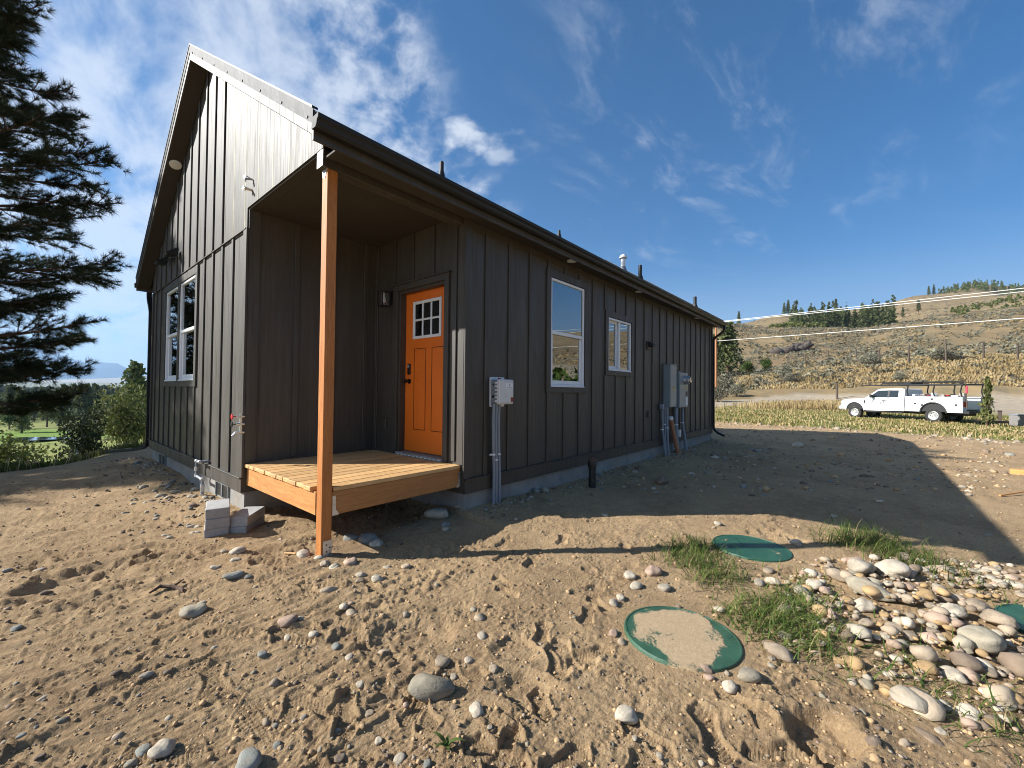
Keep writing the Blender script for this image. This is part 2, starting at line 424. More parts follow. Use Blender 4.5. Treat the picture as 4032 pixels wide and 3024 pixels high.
ROCK = {k: rock_mat(n, c) for k, (n, c) in dict(w=('pale granite stone', (.50, .425, .32)), t=('tan stone', (.40, .31, .215)), o=('olive grey stone', (.33, .285, .205)),
        g=('grey green stone', (.25, .25, .215)), r=('pinkish stone', (.42, .29, .21)), y=('ochre stone', (.43, .28, .13)), b=('brown stone', (.20, .145, .10))).items()}

# ------------------------------------------------------------------ terrain
TAB = np.random.default_rng(5).random((512, 512))
def vn(x, y, seed=0):
    xi = np.floor(x).astype(np.int64); yi = np.floor(y).astype(np.int64)
    fx = x - xi; fy = y - yi; fx = fx * fx * fx * (fx * (fx * 6 - 15) + 10); fy = fy * fy * fy * (fy * (fy * 6 - 15) + 10)
    a, b = xi + seed * 37, yi + seed * 91
    g = lambda i, j: TAB[(a + i) % 512, (b + j) % 512]
    return (g(0, 0) * (1 - fx) + g(1, 0) * fx) * (1 - fy) + (g(0, 1) * (1 - fx) + g(1, 1) * fx) * fy
def fbm(x, y, o=4, seed=0, gain=.5):
    s = 0; a = 1; t = 0
    for i in range(o):
        s = s + a * (vn(x, y, seed + i) - .5); t += a; a *= gain; x = x * 2.03 + 11.3; y = y * 2.03 + 5.7
    return s / t * 2
def sst(x, lo, hi):
    t = np.clip((x - lo) / (hi - lo), 0, 1); return t * t * (3 - 2 * t)
def _c(az, *bz): return az, [(b / math.cos(rad(az)), z) for b, z in bz]
COLS = [
    (-180, [(15, .2), (40, 1), (150, 6), (600, 20), (9000, 60)]), (-110, [(12, .1), (30, -1), (100, -6), (600, -12), (4000, -10), (9000, 40)]),
    (-75, [(10, 0), (15, -1.2), (30, -3.4), (80, -7), (130, -7.6), (200, -11), (600, -19), (2500, -20), (4500, -10), (6500, 45), (9000, 50)]),
    (-60, [(10.5, 0), (15, -1.2), (30, -3.6), (70, -6.4), (100, -7.3), (130, -7.0), (200, -11), (600, -19), (2500, -20), (4500, -10), (6500, 45), (9000, 50)]),
    (-50, [(11.5, 0), (16, -1.2), (30, -3.6), (70, -6.3), (98, -7.3), (130, -6.8), (200, -11), (600, -19), (2500, -20), (4500, -10), (6500, 48), (9000, 50)]),
    (-42, [(14.0, 0), (18, -1.0), (35, -3.2), (70, -5.8), (100, -6.8), (130, -7.0), (200, -11), (600, -19), (2500, -20), (4500, -10), (6500, 55), (9000, 60)]),
    (-34, [(20, 0), (26, -1.0), (60, -3), (130, -6), (300, -8), (600, -10), (2500, -10), (6500, 50), (9000, 60)]),
    (-15, [(25, 0), (60, 0), (150, 3), (400, 12), (1500, 40), (9000, 60)]),
    (12, [(25, 0), (50, .3), (80, 2), (150, 10), (300, 40), (900, 70), (9000, 60)]),
    _c(25.6, (20, 0), (38, .1), (46, .25), (58, .6), (72, 3.6), (105, 6.6), (160, 15), (258, 43.7), (420, 72.0), (900, 74), (6000, 60)),
    _c(32.9, (18, 0), (30, 0), (46, .35), (56, .75), (63, 4.2), (106, 7.6), (160, 18), (258, 44), (340, 50), (500, 99), (900, 100), (6000, 60)),
    _c(37.0, (18, 0), (30, -.1), (46, .5), (54, .8), (63, 5.4), (105, 9.6), (160, 20), (258, 44.2), (330, 47), (560, 112), (900, 130), (6000, 60)),
    _c(40.4, (18, 0), (28, -.15), (44, .55), (51, .8), (62, 6.2), (110, 11.6), (160, 20.5), (258, 44.6), (330, 48), (700, 147), (1100, 150), (6000, 60)),
    _c(45.2, (14, 0), (24, -.2), (40, .45), (47, .75), (57, 6.4), (110, 13.2), (258, 48), (400, 84), (750, 181), (1200, 185), (6000, 60)),
    _c(48.2, (13, 0), (24, -.2), (36, .4), (45, .7), (54, 6.2), (110, 14.4), (258, 51), (420, 94), (800, 213), (1300, 215), (6000, 60)),
    _c(51.0, (12, 0), (24, -.2), (34, .4), (44, .7), (53, 6.2), (110, 15.5), (258, 55), (420, 108), (480, 108), (800, 216), (1300, 215), (5000, 60)),
    (60, [(20, 0), (45, 0), (66, .6), (80, 6), (160, 14), (400, 50), (700, 100), (1200, 150), (9000, 60)]),
    (75, [(20, 0), (45, .2), (70, 1), (90, 5), (180, 14), (400, 42), (750, 108), (1200, 110), (9000, 60)]),
    (95, [(20, 0), (50, .5), (80, 2), (180, 12), (400, 40), (800, 110), (9000, 60)]),
    (130, [(20, .2), (60, 2), (180, 10), (500, 40), (1500, 80), (9000, 60)]), (180, [(15, .2), (40, 1), (150, 6), (600, 20), (9000, 60)])]
RN = np.geomspace(6, 14000, 160); AZN = np.array([c[0] for c in COLS], float)
ZT = np.array([np.interp(np.log(RN), [math.log(r) for r, z in c[1]], [z for r, z in c[1]]) for c in COLS])
k5 = np.array([1, 4, 6, 4, 1]) / 16.0
for _ in range(2): ZT = np.apply_along_axis(lambda v: np.convolve(np.pad(v, 2, mode='edge'), k5, 'valid'), 1, ZT)
def polar(x, y):
    dx, dy = x - CAM[0], y - CAM[1]; a = dx * RH[0] + dy * RH[1]; b = dx * FH[0] + dy * FH[1]
    return np.degrees(np.arctan2(a, b)), np.hypot(a, b), a, b
def macro(x, y):
    az, r, a, b = polar(x, y)
    i = np.clip(np.searchsorted(AZN, az) - 1, 0, len(AZN) - 2); t = (az - AZN[i]) / (AZN[i + 1] - AZN[i]); t = t * t * (3 - 2 * t)
    u = np.clip((np.log(np.maximum(r, 6.01)) - math.log(6)) / (math.log(14000) - math.log(6)) * 159, 0, 158.999); j = u.astype(int); s = u - j
    z = (ZT[i, j] * (1 - s) + ZT[i, j + 1] * s) * (1 - t) + (ZT[i + 1, j] * (1 - s) + ZT[i + 1, j + 1] * s) * t
    far = sst(r, 60, 200)
    z = z + fbm(x / 45., y / 45., 4, 3) * far * np.clip(r * .006, 0, 4.5) * (np.abs(az) < 125)
    z = z + fbm(x / 9., y / 9., 3, 9) * sst(r, 25, 70) * .35
    return z
FOOT = []
LIDS = [(.905, -2.55), (2.715, -2.57), (2.48, -4.30)]
_rf = random.Random(3)
for k in range(130):
    b = 1.5 + 3.6 * _rf.random() ** 1.3; a = _rf.uniform(-1.15, .75) * b
    x, y = cp(a, b)
    if x > .1 and y > -.3: continue
    FOOT.append((x, y, _rf.uniform(0, 6.283), _rf.uniform(.8, 1.1), _rf.random()))
PITS = [(-.10, -1.37, .22, .035), (-.03, -2.16, .13, .03), (.63, -3.22, .16, .07), (-.85, -2.25, .10, .02), (.2, -1.9, .12, .02), (-.35, -1.1, .10, .02), (.35, -2.25, .09, .02), (-1.3, .95, .28, .04), (4.6, -1.15, .12, .05), (9.3, -4.6, .3, .05)]
def detail(x, y):
    """fine relief of the trodden sandy yard, metres"""
    az, r, a, b = polar(x, y)
    near = 1 - sst(r, 14, 24)
    wx = fbm(x * 1.7, y * 1.7, 2, 40) * .5; wy = fbm(x * 1.7, y * 1.7, 2, 44) * .5
    rm = sst(fbm(x * 1.15, y * 1.15, 3, 90), -.30, .35)          # some patches churned, some raked smooth
    z = fbm(x * .55, y * .55, 3, 1) * .035 + fbm(x * 2.3 + wx, y * 2.3 + wy, 4, 2, .55) * .017
    left = sst(-a / np.maximum(b, .3), -.1, .5)
    st = fbm(x * 1.2 + wx * .6, y * 9.5 + wy * 2, 4, 6, .6); st2 = fbm(x * 3.2 + 9, y * 30 + wy * 3, 3, 16, .6)
    rut = np.sin(y * 26 + wx * 4 + fbm(x * .8, y * .8, 2, 95) * 5); rut = np.sign(rut) * np.abs(rut) ** .6
    z = z + (st * .021 + st2 * .009 + rut * .0035 * sst(fbm(x * .9, y * 1.4, 2, 97), 0, .4)) * (.22 + .78 * left)
    z = z + fbm(x * 9 + wx * 2, y * 9 + wy * 2, 3, 12, .6) * .0055 - np.abs(fbm(x * 7 + wx * 3, y * 7 + wy * 3, 3, 14, .6)) * .010 * rm
    z = z + np.abs(fbm(x * 17 + wx, y * 17 + wy, 2, 17, .6)) * .005 * rm
    cl = vn(x * 26, y * 26, 21) * vn(x * 3.1, y * 3.1, 22); z = z + sst(cl, .40, .62) * .013 * (.3 + .7 * rm)
    cl = vn(x * 60, y * 60, 25) * vn(x * 5, y * 5, 26); z = z + sst(cl, .45, .66) * .008
    z = z + fbm(x * 32, y * 32, 3, 30, .7) * .0050 * (.35 + .65 * rm) + (vn(x * 85, y * 85, 33) - .5) * .0042
    # smoother to the right of the porch where it was raked
    for fx, fy, ang, sc, rr in FOOT:
        dx = x - fx; dy = y - fy; k = (np.abs(dx) < .4) & (np.abs(dy) < .4)
        if not k.any(): continue
        c, s = math.cos(ang), math.sin(ang); u = (dx[k] * c + dy[k] * s) / sc; v = (-dx[k] * s + dy[k] * c) / sc
        wid = .048 - .012 * np.cos(u * 24); d = np.hypot(np.maximum(np.abs(u) - .095, 0), 0) / .05 + np.abs(v) / wid
        ins = 1 - sst(d, .8, 1.1); rim = np.exp(-((d - 1.2) / .16) ** 2)
        tread = np.where(rr > .5, np.sin(u * 330 + np.abs(v) * 260), np.sin(u * 380) * np.sin(v * 380)) * .0042
        z[k] = z[k] * (1 - ins * .75) + ins * (-.013 + tread) + rim * .007
    for px, py, pr_, pd_ in PITS:
        dx = x - px; dy = y - py; d = np.hypot(dx, dy) / (pr_ * (1 + .45 * fbm(x * 7, y * 7, 2, 50)))
        z = z - pd_ * (1 - sst(d, .62, 1.0)) + .22 * pd_ * np.exp(-((d - 1.2) / .2) ** 2)
    # dug scarp in the sand at the lower right
    ex = (x - .604) * .396 - (y + 3.196) * .918; en = -(x - .604) * .918 - (y + 3.196) * .396
    jag = .02 * fbm(x * 7, y * 7, 2, 60)
    z = z - .036 * sst(en + jag, 0, .04) * (1 - sst(en, .18, .45)) * sst(ex, -.55, -.40) * (1 - sst(ex + jag, .0, .03))
    return z * near
def ground(x, y):
    x = np.asarray(x, float); y = np.asarray(y, float); sh = x.shape
    x = x.ravel(); y = y.ravel()
    z = macro(x, y) + detail(x, y)
    # soil banked up against the foundation
    d = np.maximum(np.maximum(-x, x - 11.24), np.maximum(-y, y - 6.97))
    inc = (x < 1.58) & (y < 1.81)
    z = z + .055 * np.exp(-(np.maximum(d, 0) / .5) ** 2) * np.where(inc, .15, 1)
    # shallow pit under the porch, keeps the ground below its deck
    u = sst(x, .25, .6) * sst(1.9 - x, .1, .5) * sst(y, .2, .6) * sst(2.1 - y, .1, .4); z = z - .06 * u
    for lx, ly in LIDS:
        k = 1 - sst(np.hypot(x - lx, y - ly), .30, .50); z = z * (1 - k) + .005 * k
    return z.reshape(sh)
def gz(x, y): return float(ground(np.array([x]), np.array([y]))[0])
azs = np.concatenate([np.arange(-180, -56, 3.0), np.arange(-56, 56, .19), np.arange(56, 180.01, 3.0)])
az_r = np.radians(azs)
px_rows = np.arange(470, 16, -1.0)
rs = np.concatenate([[.02, .15, .4, .7, .95, 1.12], 415.2 * 1.4 / px_rows])
last = rs[-1]
rs = np.concatenate([rs, np.geomspace(last * 1.03, 13500, 190)])
RR, AA = np.meshgrid(rs, az_r, indexing='ij')
GA = RR * np.sin(AA); GB = RR * np.cos(AA)
GX = CAM[0] + GA * RH[0] + GB * FH[0]; GY = CAM[1] + GA * RH[1] + GB * FH[1]
GZ = ground(GX, GY)
nr, na = GX.shape
I = np.arange(nr * na).reshape(nr, na)
Fq = np.stack([I[:-1, :-1], I[:-1, 1:], I[1:, 1:], I[1:, :-1]], -1).reshape(-1, 4)
# region masks: grass field, gravel road, mown lawn, hillside
azd = np.degrees(AA)
rsoil = np.interp(azd, [-180, -90, -60, -50, -42, -36, -20, 10, 25, 32, 40, 46, 51, 60, 90, 180], [18, 12, 10.6, 10.8, 13.5, 16, 22, 24, 22.5, 22, 22, 21.5, 20.5, 20, 16, 18])
nz = fbm(GX * .35, GY * .35, 4, 70) * 1.6
field = sst(RR - rsoil + nz, -.6, 1.0)
lo = np.interp(azd, [20, 25.6, 33, 37, 40, 45, 51, 60], [34, 38, 50, 50.5, 48, 36, 27, 24]); hi = np.interp(azd, [20, 25.6, 33, 37, 40, 45, 51, 60], [48, 51, 55, 54, 51, 47, 44, 40])
road = sst(GB + nz * .5, lo - .5, lo + 1.0) * (1 - sst(GB + nz * .5, hi - .4, hi + .8)) * (azd > 18) * (azd < 75)
lawn = sst(RR, 97, 99) * (1 - sst(RR + nz, 122, 126)) * (azd < -43) * (azd > -75)
hill = sst(RR, 46, 62) * (azd > 15)
lawn = np.maximum(lawn, .42 * (azd < -33) * sst(RR - rsoil, 0, 3) * (1 - sst(RR, 2500, 4500)) * (azd > -130))
me = npmesh('ground', np.stack([GX, GY, GZ], -1).reshape(-1, 3), Fq, [], True)
ca = me.color_attributes.new('region', 'FLOAT_COLOR', 'POINT')
ca.data.foreach_set('color', np.stack([field, road, lawn, hill], -1).reshape(-1).astype(np.float32))
def ground_mat():
    N = NB('sandy soil, grass and gravel'); co = N.coord('Object')
    at = N.n('ShaderNodeAttribute', attribute_name='region'); sp = N.n('ShaderNodeSeparateColor'); N.l(at.outputs['Color'], sp.inputs[0])
    R_, G_, B_, A_ = sp.outputs[0], sp.outputs[1], sp.outputs[2], at.outputs['Alpha']
    a = N.noise(co, .9, 6, .62, .5); b = N.noise(co, 7, 7, .68, .2); g = N.noise(co, 130, 4, .7); g2 = N.noise(co, 420, 2, .6)
    soil = N.mix(N.ramp(a, .32, .70), (.34, .225, .122), (.49, .335, .183))
    soil = N.mix(N.math('MULTIPLY', N.ramp(b, .46, .72), .55), soil, (.56, .395, .22))
    soil = N.mix(N.math('MULTIPLY', N.ramp(b, .46, .26), .6), soil, (.22, .132, .066))
    v = N.n('ShaderNodeTexVoronoi'); v.inputs['Scale'].default_value = 75; N.l(co, v.inputs['Vector'])
    pm = N.math('MULTIPLY', N.ramp(v.outputs['Distance'], .34, .22), N.ramp(N.noise(co, 16, 3, .6), .48, .62))
    soil = N.mix(N.math('MULTIPLY', pm, .7), soil, N.mix(v.outputs['Color'], (.30, .25, .18), (.58, .50, .38)))
    soil = N.mix(N.math('MULTIPLY', N.ramp(g, .5, .74), .6), soil, (.15, .10, .06))
    soil = N.mix(N.math('MULTIPLY', N.ramp(g2, .56, .72), .55), soil, (.66, .52, .35))
    sk = N.noise(co, 1.0, 6, .75, .3, (14, 75, 14)); sp2 = N.noise(co, 48, 5, .75, .2)
    soil = N.mix(N.math('MULTIPLY', N.ramp(sk, .50, .68), .5), soil, (.19, .115, .058)); soil = N.mix(N.math('MULTIPLY', N.ramp(sp2, .50, .70), .5), soil, (.20, .12, .06))
    soil = N.mix(N.math('MULTIPLY', N.ramp(sp2, .48, .32), .35), soil, (.66, .47, .27))
    fa = N.noise(co, .22, 6, .7, .6); fb = N.noise(co, 2.1, 6, .7, .2)
    fld = N.mix(N.ramp(fa, .35, .66), (.13, .15, .035), (.36, .29, .12)); fld = N.mix(N.math('MULTIPLY', N.ramp(fb, .45, .7), .6), fld, (.24, .165, .075))
    ha = N.noise(co, .035, 7, .68, .8); hb = N.noise(co, .33, 7, .72, .3); hc = N.noise(co, .012, 5, .6, .4)
    hl = N.mix(N.ramp(ha, .35, .65), (.205, .145, .075), (.31, .225, .115)); hl = N.mix(N.math('MULTIPLY', N.ramp(hb, .45, .66), .8), hl, (.155, .135, .088))
    hl = N.mix(N.math('MULTIPLY', N.ramp(hc, .5, .64), .45), hl, (.19, .12, .065)); hl = N.mix(N.math('MULTIPLY', N.ramp(hb, .62, .78), .6), hl, (.44, .34, .18))
    rd = N.mix(N.ramp(fb, .3, .7), (.30, .245, .175), (.42, .345, .25))
    lw = N.mix(N.ramp(fb, .3, .7), (.12, .20, .025), (.19, .27, .045))
    c = N.mix(R_, soil, fld); c = N.mix(A_, c, hl); c = N.mix(G_, c, rd); c = N.mix(B_, c, lw)
    N.color(c); N.rough(.95); N.b.inputs['Specular IOR Level'].default_value = .15
    N.bump([(N.noise(co, 24, 6, .75), .016, .8), (sk, .012, .8), (sp2, .010, .9), (g, .006, 1.0), (g2, .0024, .9)])
    return N.m
me.materials.append(ground_mat())
gobj = link(bpy.data.objects.new('ground', me)); tag(gobj, 'trodden sandy soil rising to dry sagebrush hills and falling to a wooded valley', 'ground', kind='structure')

def mountain(name, label, az0, az1, dist, prof, col, seed):
    N = NB(name + ' slopes'); co = N.coord('Object'); N.color(N.mix(N.ramp(N.noise(co, .0012, 6, .65), .35, .65), tuple(k * .8 for k in col), tuple(k * 1.2 for k in col))); N.rough(1.0)
    A = np.radians(np.linspace(az0, az1, 140)); R_ = np.linspace(dist, dist * 1.35, 40)
    rr, aa = np.meshgrid(R_, A, indexing='ij'); t = (rr - dist) / (dist * .35)
    H = np.interp(np.degrees(aa), [p[0] for p in prof], [p[1] for p in prof]) / 1634.87 * dist
    a_ = rr * np.sin(aa); b_ = rr * np.cos(aa); x, y = CAM[0] + a_ * RH[0] + b_ * FH[0], CAM[1] + a_ * RH[1] + b_ * FH[1]
    z = H * np.sin(np.clip(t, 0, 1) * math.pi) ** .9 * (1 + .16 * fbm(x / 900, y / 900, 5, seed)) + 20 - 60 * (t < .001)
    I = np.arange(rr.size).reshape(rr.shape); Q = np.stack([I[:-1, :-1], I[:-1, 1:], I[1:, 1:], I[1:, :-1]], -1).reshape(-1, 4)
    o = link(bpy.data.objects.new(name, npmesh(name, np.stack([x, y, z], -1).reshape(-1, 3), Q, N.m, True))); tag(o, label, 'mountain', kind='structure')
mountain('mountain', 'long blue mountain ridge far beyond the forest', -100, -26, 11500, [(-100, 60), (-70, 110), (-56, 118), (-50, 112), (-48, 104), (-46, 78), (-44.5, 82), (-43.6, 78), (-42.6, 56), (-41, 30), (-36, 40), (-26, 30)], (.05, .075, .085), 80)
mountain('pale_hills', 'low pale dry hills at the foot of the blue mountain', -95, -28, 7200, [(-95, 16), (-52, 10), (-48, 15), (-44, 24), (-42, 30), (-38, 30), (-28, 22)], (.42, .34, .22), 90)

# ------------------------------------------------------------------ the house
PX, PY, W, L = 1.581, 1.809, 6.97, 11.24
ZBT, ZBB, ZJ, HB, ZC, ZD = .418, .263, 3.18, 3.389, 3.374, .5765
YR, ZR, SL = W / 2, 5.98, .667
XR0, XR1, YE = -.22, 11.40, -.265
zroof = lambda y: ZR - SL * abs(y - YR)
house = tag(empty('house'), 'dark bronze board and batten house with steep gable and recessed corner porch', 'house')
def mapx(u, w_, z): return (u, -w_, z)              # long wall: u = x, w = out of the wall
def mapy(u, w_, z): return (-w_, u, z)              # gable wall: u = y
def mapd(u, w_, z): return (PX - w_, u, z)          # door wall inside the porch
def mapp(u, w_, z): return (u, PY - w_, z)          # side wall inside the porch
def ub(mb, mp, u0, u1, w0, w1, z0, z1, b=0.0, mi=0):
    p = mp(u0, w0, z0); q = mp(u1, w1, z1)
    return mb.box(p[0], q[0], p[1], q[1], p[2], q[2], b, mi)
def wall(name, mp, u0, u1, z0, z1, holes, thick=.15, top=None, mat='siding'):
    mb = MB(); us = sorted({u0, u1, *[h[0] for h in holes], *[h[1] for h in holes]}); zs = sorted({z0, z1, *[h[2] for h in holes], *[h[3] for h in holes]})
    for i in range(len(us) - 1):
        for j in range(len(zs) - 1):
            um, zm = (us[i] + us[i + 1]) / 2, (zs[j] + zs[j + 1]) / 2
            if any(h[0] < um < h[1] and h[2] < zm < h[3] for h in holes): continue
            for wv, m_ in ((0, 0), (-thick, 1)):
                mb.add([mp(us[i], wv, zs[j]), mp(us[i + 1], wv, zs[j]), mp(us[i + 1], wv, zs[j + 1]), mp(us[i], wv, zs[j + 1])], [(0, 1, 2, 3)], m_)
    for (a, b, c, d) in holes:
        for (p, q) in (((a, c), (b, c)), ((b, c), (b, d)), ((b, d), (a, d)), ((a, d), (a, c))):
            mb.add([mp(p[0], 0, p[1]), mp(q[0], 0, q[1]), mp(q[0], -thick, q[1]), mp(p[0], -thick, p[1])], [(0, 1, 2, 3)], 0)
    o = bpy.data.objects.new(name, None)
    me = bpy.data.meshes.new(name); me.from_pydata(mb.v, [], mb.f); me.materials.append(M[mat]); me.materials.append(M['drywall'])
    me.polygons.foreach_set('material_index', mb.m); me.update()
    return link(bpy.data.objects.new(name, me), house)
W1 = (3.193, 4.100, 1.469, 3.0075); W2 = (4.898, 5.804, 1.776, 2.691); GA_ = (4.892, 5.757, 1.510, 3.020); GB_ = (3.876, 4.784, 1.510, 3.020); DR = (.343, 1.257, .592, 2.677)
T1 = (3.087, 4.160, 1.383, 3.116); T2 = (4.796, 5.904, 1.691, 2.805); TG = (3.765, 5.850, 1.418, 3.135); TD = (.262, 1.365, .58, 2.755)
lw = wall('long_wall', mapx, PX, L, ZBB, 3.42, [W1, W2])
gw = wall('gable_wall', mapy, PY, W, ZBB, ZJ, [GA_, GB_])
dw = wall('door_wall', mapd, 0.0, PY, ZBB, 3.42, [DR])
pw = wall('porch_side_wall', mapp, 0.0, PX, ZBB, 3.42, [])
# upper gable siding, hangs over the lower sheet and carries on above the porch opening
mb = MB(); poly = [(.03, HB), (PY + .004, HB), (PY + .004, ZJ - .012), (W, ZJ - .012), (W, zroof(W) - .17), (YR, ZR - .17), (.03, zroof(.03) - .17)]
mb.prism(poly, 0, -.012, .003); ugw = mb.build('upper_gable_wall', M['siding'], house)
mb = MB(); mb.prism([(.003, ZBB), (W - .003, ZBB), (W - .003, zroof(W) - .17), (YR, ZR - .17), (.003, zroof(0) - .17)], 0, L - .12, L); mb.build('rear_gable_wall', M['siding'], house)
mb = MB(); mb.box(.003, L - .003, W - .15, W, ZBB, 3.42); mb.build('back_wall', M['siding'], house)
mb = MB(); mb.box(PX + .16, L - .13, .16, W - .16, .45, .57); mb.box(.16, PX + .16, PY + .16, W - .16, .45, .57); mb.build('interior_floor', M['drywall'], house)
mb = MB(); mb.box(.16, L - .13, PY + .16, W - .16, 3.30, 3.36); mb.box(PX + .16, L - .13, .16, PY + .16, 3.30, 3.36); mb.build('interior_ceiling', M['drywall'], house)
mb = MB(); mb.box(6.1, 6.2, .16, W - .16, .57, 3.3); mb.box(.16, 6.1, 3.0, 3.1, .57, 3.3); mb.build('interior_wall', M['drywall'], house)
mb = MB(); mb.box(.11, PX - .001, .001, PY - .001, ZC, ZC + .03); mb.build('porch_ceiling', M['soffit'], house)
mb = MB(); mb.box(.004, .109, .148, PY - .001, ZC + .0005, HB + .02); mb.build('porch_header', M['soffit'], house)
def piece(name, parent, fn, mat, smooth=None):
    mb = MB(); fn(mb); return mb.build(name, M[mat], parent, smooth)
# battens: each its own piece, cut round the trims
BATT = {}
def batten(parent, mp, u, z0, z1, wd=.062, th=.019, off=0.0):
    key = (mp.__name__, round(z1 - z0, 2), wd, th)
    if key not in BATT:
        mb = MB(); ub(mb, mp, -wd / 2, wd / 2, 0, th, 0, z1 - z0, .004); o0 = mp(0, 0, 0)
        mb.v = [(v[0] - o0[0], v[1] - o0[1], v[2]) for v in mb.v]; BATT[key] = mb.mesh('batten', M['trim'])
    o = bpy.data.objects.new('batten', BATT[key]); o.location = mp(u, off, z0); link(o, parent)
def battens(parent, mp, us, z0, z1, blocks, **k):
    for u in us:
        segs = [(z0, z1)]
        for (a, b, c, d) in blocks:
            if a - .03 < u < b + .03:
                segs = [s for (p, q) in segs for s in ((p, min(q, c)), (max(p, d), q)) if s[1] - s[0] > .02]
        for p, q in segs: batten(parent, mp, u, p, q, **k)
battens(lw, mapx, [1.903 + .413 * k for k in range(23) if 1.903 + .413 * k < L - .1], ZBT + .012, 3.24, [T1, T2])
battens(gw, mapy, [2.288 + .3958 * k for k in range(12) if 2.288 + .3958 * k < W - .1], ZBT + .012, ZJ - .014, [TG])
for k in range(17):
    u = .31 + .3958 * k
    if u > W - .05: continue
    if u < 2.6:                                      # battens not nailed up here yet, only the pale glue line
        z0 = HB if u < PY else ZJ - .010
        piece('glue_line', ugw, lambda m: ub(m, mapy, u - .010, u + .010, .012, .0135, z0 + .004, zroof(u) - .215), 'glue'); continue
    z0 = HB if u < PY else ZJ - .010
    batten(ugw, mapy, u, z0, zroof(u) - .20 - .667 * .03, off=.012)
battens(dw, mapd, [.17 + .4 * k for k in range(5)], ZD + .03, ZC, [TD])
for u in (.52, .97, 1.42): batten(pw, mapp, u, ZD + .03, ZC)
piece('corner_board', lw, lambda m: ub(m, mapx, PX - .022, PX + .085, 0, .024, ZBT + .012, 3.30, .003), 'trim')
piece('corner_board', dw, lambda m: ub(m, mapd, .002, .085, 0, .022, ZD + .004, ZC, .003), 'trim')
piece('corner_board', lw, lambda m: ub(m, mapx, L - .085, L, 0, .024, ZBT + .012, 3.30, .003), 'trim')
piece('corner_board', gw, lambda m: ub(m, mapy, PY - .022, PY + .085, 0, .024, ZBT + .012, ZJ - .013, .003), 'trim')
piece('corner_board', pw, lambda m: ub(m, mapp, .002, .118, 0, .022, ZD + .004, ZC, .003), 'trim')
piece('corner_board', gw, lambda m: ub(m, mapy, W - .085, W, 0, .024, ZBT + .012, ZJ - .013, .003), 'trim')
piece('corner_board', dw, lambda m: ub(m, mapd, PY - .045, PY - .002, 0, .03, ZD + .004, ZC, .003), 'trim')
piece('base_trim', lw, lambda m: (ub(m, mapx, PX, L, 0, .022, ZBB, ZBT, .003), ub(m, mapx, PX, L, 0, .042, ZBT, ZBT + .012, .003)), 'trim')
piece('base_trim', gw, lambda m: (ub(m, mapy, PY, W, 0, .022, ZBB, ZBT, .003), ub(m, mapy, PY, W, 0, .042, ZBT, ZBT + .012, .003)), 'trim')
piece('flashing_strip', gw, lambda m: ub(m, mapy, PY, W, .012, .030, ZJ - .026, ZJ - .012, .002), 'trim')
piece('frieze_board', lw, lambda m: ub(m, mapx, PX + .09, L - .09, 0, .012, 3.215, 3.30, .002), 'trim')
def surround(parent, mp, t, h, prud=.026):
    a, b, c, d = t; e, f, g, hh = h
    for r in ((a, b, hh + .006, d), (a, b, c, g - .006), (a, e - .006, g - .006, hh + .006), (f + .006, b, g - .006, hh + .006)):
        piece('window_trim', parent, lambda m: ub(m, mp, r[0], r[1], 0, prud, r[2], r[3], .003), 'trim')
surround(lw, mapx, T1, W1); surround(lw, mapx, T2, W2)
for r in ((TG[0], TG[1], 3.026, TG[3]), (TG[0], TG[1], TG[2], 1.504), (TG[0], 3.87, 1.504, 3.026), (4.79, 4.886, 1.504, 3.026), (5.763, TG[1], 1.504, 3.026)):
    piece('window_trim', gw, lambda m: ub(m, mapy, r[0], r[1], 0, .026, r[2], r[3], .003), 'trim')
def hung_window(mp, h, rail, label=None, near_hi=True):
    a, b, c, d = h; fw = .034
    win = bpy.data.objects.new('window', None); link(win, house)
    if label: win['label'] = label
    m = MB()
    for r in ((a, b, d - fw, d), (a, b, c, c + fw), (a, a + fw, c + fw, d - fw), (b - fw, b, c + fw, d - fw)): ub(m, mp, r[0], r[1], -.09, .012, r[2], r[3], .004)
    ub(m, mp, a, b, .0, .026, c - .003, c + .014, .003)
    m.build('frame', M['vinyl'], win)
    m = MB(); ub(m, mp, a + fw, b - fw, -.03, .004, rail - .024, rail + .024, .004); m.build('meeting_rail', M['vinyl'], win)
    m = MB(); st = .058; z0, z1 = c + fw, rail - .025
    for r in ((a + fw, b - fw, z0, z0 + st), (a + fw, a + fw + st, z0 + st, z1), (b - fw - st, b - fw, z0 + st, z1)): ub(m, mp, r[0], r[1], -.045, -.016, r[2], r[3], .004)
    m.build('sash', M['vinyl'], win)
    m = MB(); ub(m, mp, a + fw, b - fw, -.014, -.009, rail + .024, d - fw); m.build('pane', M['glass'], win)
    m = MB(); ub(m, mp, a + fw + st, b - fw - st, -.033, -.028, z0 + st, z1); m.build('pane', M['glass'], win)
    return win
w1 = hung_window(mapx, W1, 2.240, 'tall white framed window with a pale green paper stuck inside')
piece('sticker', w1, lambda m: ub(m, mapx, 3.455, 3.672, -.0365, -.0355, 1.81, 2.085), 'green_paper')
wa = hung_window(mapy, GA_, 2.27); wb = hung_window(mapy, GB_, 2.27)
piece('sticker', wb, lambda m: ub(m, mapy, 3.98, 4.26, -.0365, -.0355, 1.92, 2.16), 'green_paper')
